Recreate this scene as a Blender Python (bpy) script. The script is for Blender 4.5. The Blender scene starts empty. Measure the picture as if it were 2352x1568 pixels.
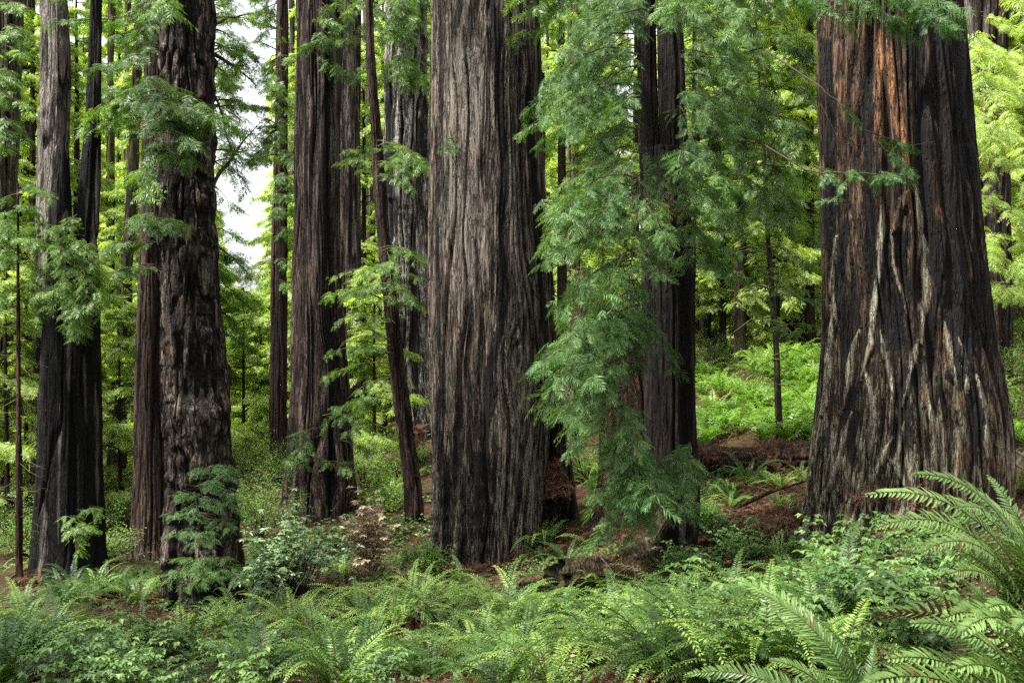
import bpy, math, random
import numpy as np
R_ = math.radians
S = bpy.context.scene
C = S.collection
# ------------------------------------------------------------------ camera, sky, sun, exposure
F = 2259.0; CX = 1176.0; CY = 784.0; ZC = 5.0
cam = bpy.data.objects.new('camera', bpy.data.cameras.new('camera'))
cam.data.sensor_width = 36; cam.data.lens = 36*F/2352
cam.data.clip_start = .05; cam.data.clip_end = 2000
cam.location = (0, 0, ZC); cam.rotation_euler = (R_(90), 0, 0)
C.objects.link(cam); S.camera = cam
SUN_EL, SUN_AZ = 64, 248       # azimuth clockwise from +Y: from the left
w = bpy.data.worlds.new('World'); S.world = w; w.use_nodes = True
nt = w.node_tree; bg = nt.nodes['Background']
sky = nt.nodes.new('ShaderNodeTexSky'); sky.sky_type = 'NISHITA'; sky.sun_disc = False
sky.sun_elevation = R_(SUN_EL); sky.sun_rotation = R_(SUN_AZ); sky.air_density = 1.0; sky.dust_density = 4.0; sky.ozone_density = 1
hs = nt.nodes.new('ShaderNodeHueSaturation'); hs.inputs['Saturation'].default_value = .18; hs.inputs['Value'].default_value = 1.25
nt.links.new(sky.outputs[0], hs.inputs['Color']); nt.links.new(hs.outputs[0], bg.inputs[0]); bg.inputs[1].default_value = .15
sd = bpy.data.lights.new('sun', 'SUN'); sd.energy = 5.0; sd.angle = R_(2); sd.color = (1, .96, .88)
sun = bpy.data.objects.new('sun', sd); C.objects.link(sun)
sun.rotation_euler = (R_(90-SUN_EL), 0, R_(180-SUN_AZ)); sun.location = (10, -10, 60)
S.view_settings.view_transform = 'Standard'; S.view_settings.look = 'None'; S.view_settings.gamma = 1
S.view_settings.exposure = 1.42
S.render.engine = 'CYCLES'
S.cycles.use_denoising = False; S.cycles.sample_clamp_indirect = 2.5; S.cycles.sample_clamp_direct = 12
S.cycles.max_bounces = 6; S.cycles.diffuse_bounces = 4; S.cycles.glossy_bounces = 1; S.cycles.transmission_bounces = 3
S.cycles.transparent_max_bounces = 4; S.cycles.caustics_reflective = False; S.cycles.caustics_refractive = False

def P(px, py, Y): return np.array([(px-CX)/F*Y, Y, ZC-(py-CY)/F*Y])
def lim(a, b, x): return min(max(x, a), b)
# ------------------------------------------------------------------ noise
def _h(ix, iy, iz, s):
    n = (ix*374761393 + iy*668265263 + iz*1274126177 + s*974634777) & 0xffffffff
    n = ((n ^ (n >> 13))*1274126177) & 0xffffffff
    n = ((n ^ (n >> 16))*2246822519) & 0xffffffff
    return ((n ^ (n >> 15)) & 0xffffff)/8388607.5-1
def vn(x, y, z, s=0):
    x, y, z = np.broadcast_arrays(np.asarray(x, float), y, z)
    i = np.floor(x).astype(np.int64); j = np.floor(y).astype(np.int64); k = np.floor(z).astype(np.int64)
    u, v, w_ = x-i, y-j, z-k
    u = u*u*(3-2*u); v = v*v*(3-2*v); w_ = w_*w_*(3-2*w_)
    r = 0
    for a in (0, 1):
        for b in (0, 1):
            for c in (0, 1):
                r = r+_h(i+a, j+b, k+c, s)*(u if a else 1-u)*(v if b else 1-v)*(w_ if c else 1-w_)
    return r
def fbm(x, y, z, s=0, o=3, g=.5):
    r = 0; a = 1.0; f = 1.0
    for q in range(o):
        r = r+a*vn(x*f, y*f, z*f, s+q*17); a *= g; f *= 2.03
    return r
def sstep(a, b, x):
    t = np.clip((x-a)/(b-a), 0, 1); return t*t*(3-2*t)
# ------------------------------------------------------------------ ground height: thin plate spline through measured points
GP = [(2050,1250,17),(1120,1295,21),(460,1395,17.5),(150,1330,20),(345,1275,24),(735,1180,27),(637,1070,40),(950,1200,24),
      (940,1010,38),(1550,1290,18),(1700,1010,28),(1700,860,40),(1850,800,48),(2330,1060,22),(2330,800,38),(250,1170,36),(560,1090,46),
      (60,1250,27),(300,1568,11.5),(1176,1568,11.5),(1700,1568,8.5),(-300,1568,11),(1300,1400,16),(700,1400,16.5),(1650,1180,20.5),
      (1400,1080,30),(1300,950,42),(-300,1250,30),(2700,1100,16)]
gp = np.array([P(*q) for q in GP]+[(0,0,3.25),(3,3,3.05),(1.5,1.2,3.2),(3,5,2.75),(2,5.5,2.6),(5,5,3.1),(-4,1,3.0),(-5,6,1.9),(8,5,4.2),(7,9,3.5),(-30,60,-2),(0,75,0),(30,65,9),(45,30,9),
                                     (-45,20,-1),(-60,110,-3),(20,120,7),(70,110,16),(-25,-25,3),(25,-25,7)])
def _k(d2): return d2*np.log(d2+1e-9)
_n = len(gp); _A = np.zeros((_n+3, _n+3)); _d = ((gp[:, None, :2]-gp[None, :, :2])**2).sum(-1)
_A[:_n, :_n] = _k(_d)+np.eye(_n)*4.0; _A[:_n, _n] = 1; _A[:_n, _n+1:] = gp[:, :2]; _A[_n:, :_n] = _A[:_n, _n:].T
_w = np.linalg.solve(_A, np.r_[gp[:, 2], 0, 0, 0])
def gz(x, y, detail=True):
    x = np.asarray(x, float); y = np.asarray(y, float); sh = x.shape; x = x.ravel(); y = y.ravel()
    xc = np.clip(x, -75, 80); yc = np.clip(y, -28, 125)
    r = _w[_n]+_w[_n+1]*xc+_w[_n+2]*yc
    for i in range(_n): r = r+_w[i]*_k((xc-gp[i, 0])**2+(yc-gp[i, 1])**2)
    if detail: r = r+fbm(x*.55, y*.55, 0, 3, 3)*.13+vn(x*3.1, y*3.1, 0, 9)*.035
    return r.reshape(sh)
def hit(px, py):
    Y = np.arange(3, 140, .1); x = (px-CX)/F*Y; z = ZC-(py-CY)/F*Y
    b = np.nonzero(gz(x, Y, False) >= z)[0]
    if len(b) == 0: return None
    q = Y[b[0]]; return np.array([(px-CX)/F*q, q, float(gz((px-CX)/F*q, q))])
def onground(px, Y): x = (px-CX)/F*Y; return np.array([x, Y, float(gz(x, Y))])
# ------------------------------------------------------------------ materials
def new_mat(name):
    m = bpy.data.materials.new(name); m.use_nodes = True
    t = m.node_tree; t.nodes.clear(); return m, t
class N:
    def __init__(s, t): s.t = t
    def __call__(s, kind, **kw):
        n = s.t.nodes.new('ShaderNode'+kind)
        for k, v in kw.items():
            if k.startswith('_'): setattr(n, k[1:], v)
            else:
                i = n.inputs[int(k[1:])] if (k[0] == 'i' and k[1:].isdigit()) else n.inputs[k.replace('__', ' ')]
                if isinstance(v, bpy.types.NodeSocket): s.t.links.new(v, i)
                else: i.default_value = v
        return n
def ramp(n, fac, stops, interp='LINEAR'):
    r = n('ValToRGB', Fac=fac); e = r.color_ramp.elements; r.color_ramp.interpolation = interp
    while len(e) < len(stops): e.new(.5)
    for q, (p, c) in zip(e, stops):
        q.position = p; q.color = (c, c, c, 1) if isinstance(c, (int, float)) else (*c, 1)
    return r.outputs['Color']
def mixc(n, fac, a, b, mode='MIX'):
    m = n('Mix', _data_type='RGBA', _blend_type=mode)
    for i, v in ((0, fac), (6, a), (7, b)):
        if isinstance(v, bpy.types.NodeSocket): n.t.links.new(v, m.inputs[i])
        else: m.inputs[i].default_value = v if i == 0 else (*v, 1)
    return m.outputs[2]
def mth(n, op, a, b=0.0, clamp=False):
    m = n('Math', _operation=op, _use_clamp=clamp)
    for i, v in ((0, a), (1, b)):
        if isinstance(v, bpy.types.NodeSocket): n.t.links.new(v, m.inputs[i])
        else: m.inputs[i].default_value = v
    return m.outputs[0]
def attr(n, name): return n('Attribute', _attribute_name=name).outputs['Fac']
def nz(n, vec, scale, detail=4, rough=.55, dist=0): return n('TexNoise', Vector=vec, Scale=scale, Detail=detail, Roughness=rough, Distortion=dist).outputs['Fac']
def mapped(n, sc, src='Object'):
    tc = n('TexCoord').outputs[src]
    return n('Mapping', Vector=tc, Scale=sc).outputs[0]

def leaf_mat(name, dark, mid, light, dead=(.12, .05, .02), deadat=.985, trans=.35, rough=.45, spec=.35, scale=.35, objvar=.12):
    m, t = new_mat(name); n = N(t)
    v = attr(n, 'var'); tc = n('TexCoord').outputs['Object']
    g = nz(n, tc, scale, 2)
    oi = n('ObjectInfo').outputs['Random']
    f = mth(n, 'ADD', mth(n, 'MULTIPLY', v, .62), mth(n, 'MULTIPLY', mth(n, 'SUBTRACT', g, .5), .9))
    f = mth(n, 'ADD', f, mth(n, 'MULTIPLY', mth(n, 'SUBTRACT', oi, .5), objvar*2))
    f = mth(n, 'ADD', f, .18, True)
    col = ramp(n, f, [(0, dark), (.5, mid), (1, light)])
    dd = ramp(n, v, [(deadat-.004, 0.), (deadat, 1.)])
    col = mixc(n, dd, col, dead)
    p = n('BsdfPrincipled', Base__Color=col, Roughness=rough); p.inputs['Specular IOR Level'].default_value = spec
    tcl = mixc(n, 1.0, col, (1.25, 1.3, .45), 'MULTIPLY')
    tr = n('BsdfTranslucent', Color=tcl)
    mx = n('MixShader', Fac=trans, i1=p.outputs[0], i2=tr.outputs[0])
    o = n('OutputMaterial', Surface=mx.outputs[0]); return m
def bark_mat(name, dark, mid, light, groove, lichen=0., lich_col=(.19, .21, .13), char=.5, fscale=1.0, moss=0., shaggy=False, bump=1.0, orange=False):
    m, t = new_mat(name); n = N(t)
    zs = .17 if shaggy else .085
    v1 = mapped(n, (7*fscale, 7*fscale, 7*fscale*zs)); v2 = mapped(n, (26*fscale, 26*fscale, 26*fscale*zs*.8)); vb = mapped(n, (1.1, 1.1, .28))
    a = nz(n, v1, 1, 5, .62, .35 if shaggy else .12); b = nz(n, v2, 1, 4, .65); c = nz(n, vb, 1, 5, .6)
    rd = attr(n, 'ridge')
    f = mth(n, 'ADD', mth(n, 'MULTIPLY', a, .5), mth(n, 'MULTIPLY', b, .5))
    f = mth(n, 'ADD', f, mth(n, 'MULTIPLY', rd, .10))
    col = ramp(n, f, [(.42, groove), (.49, dark), (.56, mid), (.64, light)])
    ck = mth(n, 'ABSOLUTE', mth(n, 'SUBTRACT', nz(n, mapped(n, (4.2*fscale, 4.2*fscale, 4.2*fscale*zs)), 1, 4, .6, .1), .5))
    ck2 = mth(n, 'ABSOLUTE', mth(n, 'SUBTRACT', nz(n, mapped(n, (11*fscale, 11*fscale, 11*fscale*zs*1.3)), 1, 3, .6, .1), .5))
    cr = mth(n, 'MULTIPLY', ramp(n, ck, [(.0, 0.), (.035, 1.)]), ramp(n, ck2, [(.0, .1), (.035, 1.)]))
    col = mixc(n, mth(n, 'SUBTRACT', 1.0, cr), col, groove)  # gap darkness of the fissures put into the colour as well as the bump
    big = ramp(n, c, [(.3, (.36, .33, .31)), (.7, (.95, .93, .91))])
    col = mixc(n, 1.0, col, big, 'MULTIPLY')
    if orange:
        og = mth(n, 'MULTIPLY', attr(n, 'orange'), ramp(n, b, [(.36, 0.), (.5, 1.)]))
        col = mixc(n, mth(n, 'MULTIPLY', og, ramp(n, a, [(.42, .1), (.55, 1.)])), col, (.36, .15, .06))
    pal = mth(n, 'MULTIPLY', attr(n, 'pale'), ramp(n, f, [(.40, 0.), (.52, 1.)]))
    col = mixc(n, mth(n, 'MULTIPLY', pal, .75), col, (.33, .29, .25))
    if lichen > 0:
        lz = nz(n, mapped(n, (13, 13, 1.6)), 1, 5, .7)
        lf = mth(n, 'MULTIPLY', mth(n, 'MULTIPLY', ramp(n, lz, [(.46, 0.), (.54, 1.)]), ramp(n, f, [(.46, 0.), (.54, 1.)])), mth(n, 'MULTIPLY', attr(n, 'lich'), lichen), True)
        col = mixc(n, lf, col, lich_col)
    if moss > 0:
        mz = nz(n, mapped(n, (3.5, 3.5, 1)), 1, 5, .7)
        mf = mth(n, 'MULTIPLY', ramp(n, mz, [(.45, 0.), (.62, 1.)]), moss, True)
        col = mixc(n, mf, col, (.075, .085, .02))
    cn = nz(n, mapped(n, (3.0, 3.0, .33)), 1, 6, .7, .3)
    cf = mth(n, 'ADD', mth(n, 'ADD', mth(n, 'MULTIPLY', mth(n, 'SUBTRACT', cn, .5), 4.0), mth(n, 'MULTIPLY', mth(n, 'SUBTRACT', b, .5), 3.0)), mth(n, 'SUBTRACT', mth(n, 'MULTIPLY', attr(n, 'char'), 2.0), .25+(.5-char)*1.7))
    cf = mth(n, 'SUBTRACT', cf, mth(n, 'MULTIPLY', attr(n, 'pale'), 2.4))
    cf = ramp(n, cf, [(0., 0.), (.12, 1.)])
    col = mixc(n, mth(n, 'MULTIPLY', cf, .95), col, (.0065, .006, .0062))
    h = mth(n, 'ADD', mth(n, 'ADD', mth(n, 'MULTIPLY', a, .8), mth(n, 'MULTIPLY', b, .5)), mth(n, 'MULTIPLY', cr, .45))
    bp = n('Bump', Strength=1.0, Distance=.11*bump/fscale, Height=h)
    p = n('BsdfPrincipled', Base__Color=col, Roughness=.85, Normal=bp.outputs[0]); p.inputs['Specular IOR Level'].default_value = .18
    n('OutputMaterial', Surface=p.outputs[0]); return m
def plain_wood(name, c1, c2, sc=(20, 20, 3)):
    m, t = new_mat(name); n = N(t)
    a = nz(n, mapped(n, sc), 1, 4, .6)
    col = ramp(n, a, [(.35, c1), (.65, c2)])
    bp = n('Bump', Strength=.8, Distance=.02, Height=a)
    p = n('BsdfPrincipled', Base__Color=col, Roughness=.85, Normal=bp.outputs[0]); p.inputs['Specular IOR Level'].default_value = .2
    n('OutputMaterial', Surface=p.outputs[0]); return m
M = {}
M['near_leaf'] = leaf_mat('redwood needles near', (.014, .040, .010), (.055, .128, .032), (.23, .36, .12), deadat=.985, trans=.3, rough=.5, spec=.25)
M['mid_leaf'] = leaf_mat('redwood needles mid', (.014, .040, .008), (.075, .155, .024), (.27, .41, .08), deadat=.98, trans=.38)
M['far_leaf'] = leaf_mat('conifer needles far', (.15, .21, .06), (.32, .43, .12), (.52, .62, .25), deadat=.992, trans=.6, scale=.25)  # sunlight put into the colour: lightened where the sun falls short
M['far2_leaf'] = leaf_mat('conifer needles distant', (.16, .23, .07), (.40, .50, .18), (.62, .70, .34), deadat=.995, trans=.45, scale=.15)  # paler still: brightness and haze of the distance put into the colour
M['dry_leaf'] = leaf_mat('sparse dry needles', (.03, .04, .012), (.075, .10, .025), (.13, .19, .04), dead=(.10, .045, .02), deadat=.80, trans=.3)
M['fern'] = leaf_mat('fern fronds', (.010, .032, .007), (.058, .135, .024), (.29, .42, .09), dead=(.13, .055, .02), deadat=.965, trans=.3, rough=.45, spec=.3, scale=.8, objvar=.36)
M['fern_far'] = leaf_mat('sun tinted fern fronds', (.05, .12, .018), (.13, .26, .035), (.27, .42, .07), dead=(.2, .10, .04), deadat=.95, trans=.42, scale=.8, objvar=.2)  # lighter copy of the fern colour, with the sunlight painted in
M['fern_hero'] = leaf_mat('large fern fronds', (.030, .07, .018), (.10, .185, .045), (.25, .36, .11), dead=(.16, .07, .03), deadat=.985, trans=.28, rough=.42, spec=.35, scale=2, objvar=.15)
M['fern_dead'] = leaf_mat('dead fern frond', (.022, .012, .007), (.07, .034, .018), (.16, .085, .045), deadat=1.1, trans=.15, rough=.6, spec=.3)
M['broad'] = leaf_mat('soft broad leaves', (.024, .058, .014), (.075, .15, .034), (.23, .35, .10), dead=(.2, .22, .03), deadat=.975, trans=.32, rough=.5, scale=1.2, objvar=.2)
M['glossy'] = leaf_mat('leathery pale leaves', (.08, .15, .06), (.23, .34, .17), (.44, .55, .36), dead=(.2, .1, .04), deadat=.985, trans=.25, rough=.4, spec=.4, scale=1.5)
M['dried'] = leaf_mat('dried pale leaves', (.22, .15, .10), (.46, .34, .24), (.70, .58, .45), deadat=1.1, trans=.25, rough=.6)
M['huck'] = leaf_mat('small shrub leaves', (.03, .08, .014), (.11, .22, .035), (.28, .42, .09), dead=(.16, .05, .03), deadat=.97, trans=.38, scale=1)
M['litter'] = leaf_mat('fallen needle litter', (.035, .016, .010), (.11, .052, .032), (.26, .15, .095), dead=(.05, .12, .02), deadat=.985, trans=.05, rough=.8, spec=.15, scale=.6)
M['twig'] = plain_wood('twig bark', (.022, .015, .011), (.065, .045, .032))
M['mossy_twig'] = plain_wood('mossy twig', (.035, .03, .012), (.10, .11, .03))
M['pale_twig'] = plain_wood('bleached twig', (.12, .085, .06), (.30, .23, .18))
M['far_bark'] = bark_mat('bark far', (.05, .034, .026), (.085, .06, .045), (.15, .11, .085), (.025, .016, .012), char=.15, fscale=.7)
M['far_bark_lit'] = bark_mat('bark far pale', (.11, .085, .065), (.19, .155, .12), (.30, .26, .21), (.06, .04, .03), char=.1, fscale=.7, moss=.4)  # lit copy of the far bark, sunlight put into its paler tones
# ------------------------------------------------------------------ mesh helpers
def mk(name, V, Fc, mat, parent=None, smooth=False, attrs=None, midx=None, link=True):
    V = np.ascontiguousarray(V, dtype=np.float32); Fc = np.ascontiguousarray(Fc, dtype=np.int32)
    me = bpy.data.meshes.new(name); k = Fc.shape[1]
    me.vertices.add(len(V)); me.vertices.foreach_set('co', V.ravel())
    me.loops.add(Fc.size); me.loops.foreach_set('vertex_index', Fc.ravel())
    me.polygons.add(len(Fc)); me.polygons.foreach_set('loop_start', np.arange(0, Fc.size, k, dtype=np.int32))
    try: me.polygons.foreach_set('loop_total', np.full(len(Fc), k, dtype=np.int32))
    except Exception: pass
    for mm in (mat if isinstance(mat, (list, tuple)) else [mat]): me.materials.append(mm)
    if midx is not None: me.polygons.foreach_set('material_index', np.ascontiguousarray(midx, dtype=np.int32))
    if smooth: me.polygons.foreach_set('use_smooth', np.ones(len(Fc), dtype=bool))
    for an, av in (attrs or {}).items():
        a = me.attributes.new(an, 'FLOAT', 'POINT'); a.data.foreach_set('value', np.ascontiguousarray(av, dtype=np.float32))
    me.update(calc_edges=True)
    o = bpy.data.objects.new(name, me)
    if link: C.objects.link(o)
    if parent: o.parent = parent
    return o
def tag(o, label, cat, group=None, kind=None):
    if label and len(label.replace('-', ' ').split()) > 16: print('LONG', label)
    if label: o['label'] = label
    if cat: o['category'] = cat
    if group: o['group'] = group
    if kind: o['kind'] = kind
    return o
def thing(name, label, cat, loc, group=None):
    o = bpy.data.objects.new(name, None); o.empty_display_size = .3; C.objects.link(o); o.location = [float(q) for q in loc]
    return tag(o, label, cat, group)
def tube(pts, rad, ns=5):
    pts = np.asarray(pts, float); k = len(pts); rad = np.broadcast_to(rad, (k,))
    t = np.gradient(pts, axis=0); t /= np.linalg.norm(t, axis=1)[:, None]+1e-9
    ref = np.array([0, 0, 1.]) if abs(t[0, 2]) < .8 else np.array([0, 1., 0])
    a = np.cross(t, ref); a /= np.linalg.norm(a, axis=1)[:, None]+1e-9; b = np.cross(t, a)
    th = np.arange(ns)*2*math.pi/ns
    V = pts[:, None]+rad[:, None, None]*(np.cos(th)[None, :, None]*a[:, None]+np.sin(th)[None, :, None]*b[:, None])
    i = np.arange(k-1)[:, None]*ns; j = np.arange(ns)[None]; j2 = (j+1) % ns
    Fq = np.stack([i+j, i+j2, i+ns+j2, i+ns+j], -1).reshape(-1, 4)
    return V.reshape(-1, 3), Fq
class Fol:
    """collects leaf quads and wood tubes, builds one mesh with two materials"""
    def __init__(s, seed=0): s.q = []; s.v = []; s.wv = []; s.wf = []; s.n = 0; s.rng = np.random.default_rng(seed)
    def quads(s, q, v): s.q.append(q.reshape(-1, 4, 3)); s.v.append(np.broadcast_to(v, (len(s.q[-1]),)).copy())
    def wood(s, pts, rad, ns=4):
        V, Fq = tube(pts, rad, ns); s.wv.append(V); s.wf.append(Fq+s.n); s.n += len(V)
    def build(s, name, leaf, wood, parent=None, origin=(0, 0, 0), link=True):
        q = np.concatenate(s.q) if s.q else np.zeros((0, 4, 3)); v = np.concatenate(s.v) if s.v else np.zeros(0)
        LV = q.reshape(-1, 3); LF = np.arange(len(LV)).reshape(-1, 4)
        W = np.concatenate(s.wv) if s.wv else np.zeros((0, 3)); WF = np.concatenate(s.wf) if s.wf else np.zeros((0, 4), int)
        V = np.concatenate([LV, W])-np.asarray(origin, float); Fc = np.concatenate([LF, WF+len(LV)])
        mi = np.r_[np.zeros(len(LF)), np.ones(len(WF))]; va = np.r_[np.repeat(v, 4), np.full(len(W), .5)]
        return mk(name, V, Fc, [leaf, wood], parent, attrs={'var': va}, midx=mi, link=link)
# spray prototypes: unit length along +x, lying in the xy plane, diamonds for needle-covered twigs
def strip(p, d, L, wd, nrm):
    sd_ = np.cross(nrm, d); sd_ = sd_/(np.linalg.norm(sd_)+1e-9)
    return np.array([p, p+d*L*.42+sd_*wd, p+d*L-nrm*L*.08, p+d*L*.42-sd_*wd])
def make_spray(seed, pairs=8, wd=.028, ang=52, side=.42, droop=.16, sub=False):
    r = random.Random(seed); out = []
    for i in range(pairs):
        s_ = .06+.9*i/pairs
        L = side*(1-s_)**.55*r.uniform(.75, 1.15)+.05
        for sg in (1, -1):
            if r.random() < .07: continue
            a = R_(ang*(1-.35*s_)+r.uniform(-12, 12))*sg
            nrm = np.array([r.uniform(-.35, .35), r.uniform(-.35, .35), 1.]); nrm /= np.linalg.norm(nrm)
            d = np.array([math.cos(a), math.sin(a), -.12-r.uniform(0, .3)]); d /= np.linalg.norm(d)
            p = np.array([s_+r.uniform(-.02, .02), 0, -droop*s_*s_])
            out.append(strip(p, d, L, wd*r.uniform(.8, 1.2), nrm))
            if sub and L > .22:
                for sg2 in (1, -1):
                    a2 = a+R_(42)*sg2; d2 = np.array([math.cos(a2), math.sin(a2), -.2]); d2 /= np.linalg.norm(d2)
                    out.append(strip(p+d*L*.45, d2, L*.5, wd*.9, nrm))
    for k in range(4):   # the axis itself
        s_ = k/4; p = np.array([s_, 0, -droop*s_*s_]); d = np.array([1, 0, -2*droop*s_]); out.append(strip(p, d, .3, wd*.8, np.array([0, 0, 1.])))
    return np.array(out)
SP_NEAR = [make_spray(i, 7, .019, side=.40, droop=.20, ang=48) for i in range(8)]
SP_MID = [make_spray(20+i, 6, .026, side=.40, droop=.25) for i in range(8)]
SP_FAR = [make_spray(40+i, 5, .038, side=.45) for i in range(6)]
SP_TINY = [make_spray(60+i, 4, .07, side=.5) for i in range(5)]
def frames(d, nrm):
    d = d/np.linalg.norm(d, axis=1)[:, None]
    y = np.cross(nrm, d); y /= np.linalg.norm(y, axis=1)[:, None]+1e-9
    z = np.cross(d, y); return np.stack([d, y, z], 1)   # rows are the axes
def stamp(fol, protos, pos, d, nrm, scale, base=None):
    rng = fol.rng; fr = frames(d, nrm); pick = rng.integers(0, len(protos), len(pos))
    b = rng.random(len(pos)) if base is None else base
    for k, pr in enumerate(protos):
        m = pick == k
        if not m.any(): continue
        q = np.einsum('qvi,nij->nqvj', pr, fr[m]*scale[m][:, None, None])+pos[m][:, None, None]
        vv = np.clip(b[m][:, None]*.65+rng.random((m.sum(), len(pr)))*.35, 0, 1)
        fol.quads(q, vv.reshape(-1))
def bough(fol, p0, p1, protos, n=18, sl=.5, droop=.15, flat=1.0, wr=.02, sidelen=.35, wood=True, start=.15, tone=None):
    """limb from p0 to p1 sagging by droop*length, side twigs in a flat plate, sprays on them"""
    rng = fol.rng; p0 = np.asarray(p0, float); p1 = np.asarray(p1, float); dv = p1-p0; L = np.linalg.norm(dv)
    if L < .05: return
    d = dv/L; side = np.cross(d, [0, 0, 1.]); side /= np.linalg.norm(side)+1e-9
    def pos(t): t = np.asarray(t)[..., None]; return p0+dv*t+np.array([0, 0, 1.])*(droop*L*4*(t*(1-t)))*np.array([0, 0, 1.])
    def tan(t): t = np.asarray(t)[..., None]; return d+np.array([0, 0, 1.])*droop*4*(1-2*t)
    if wood:
        tt = np.linspace(0, 1, 7); pp = pos(tt)+rng.normal(0, .012*L, (7, 3))*np.array([1, 1, .6]); pp[0] = p0
        fol.wood(pp, wr*(1-.85*tt)+.002)
    t = start+(1-start)*rng.random(n)**.8; sg = rng.choice([-1, 1], n)
    base = pos(t); sl_ = sidelen*L*(1-t*.75)*rng.uniform(.3, 1.1, n)
    a = np.radians(rng.uniform(35, 75, n)); tg = tan(t); tg /= np.linalg.norm(tg, axis=1)[:, None]
    sdv = tg*np.cos(a)[:, None]+side*(sg*np.sin(a))[:, None]
    # points along each side twig
    tone = rng.normal(0, .12) if tone is None else tone
    for fr_ in (0., .33, .66, 1.):
        u = fr_*rng.uniform(.85, 1, n)
        pp = base+sdv*(sl_*u)[:, None]; pp += rng.normal(0, .022*L, pp.shape); pp[:, 2] -= (sl_*u)**2*.45
        dd = sdv+rng.normal(0, .35, (n, 3))*np.array([1, 1, .5]); dd[:, 2] -= .18+.35*u
        nn = np.array([0, 0, 1.])+rng.normal(0, .5/flat, (n, 3))
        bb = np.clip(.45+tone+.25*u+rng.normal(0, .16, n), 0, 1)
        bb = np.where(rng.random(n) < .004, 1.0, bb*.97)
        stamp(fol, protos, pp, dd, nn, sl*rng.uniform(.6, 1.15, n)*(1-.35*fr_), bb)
    if wood and wr > .006:
        for i in range(0, n, 2): fol.wood([base[i], base[i]+sdv[i]*sl_[i]*.6+[0, 0, -.02], base[i]+sdv[i]*sl_[i]-[0, 0, sl_[i]**2*.45]], [wr*.3, wr*.2, .002], 3)
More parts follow.
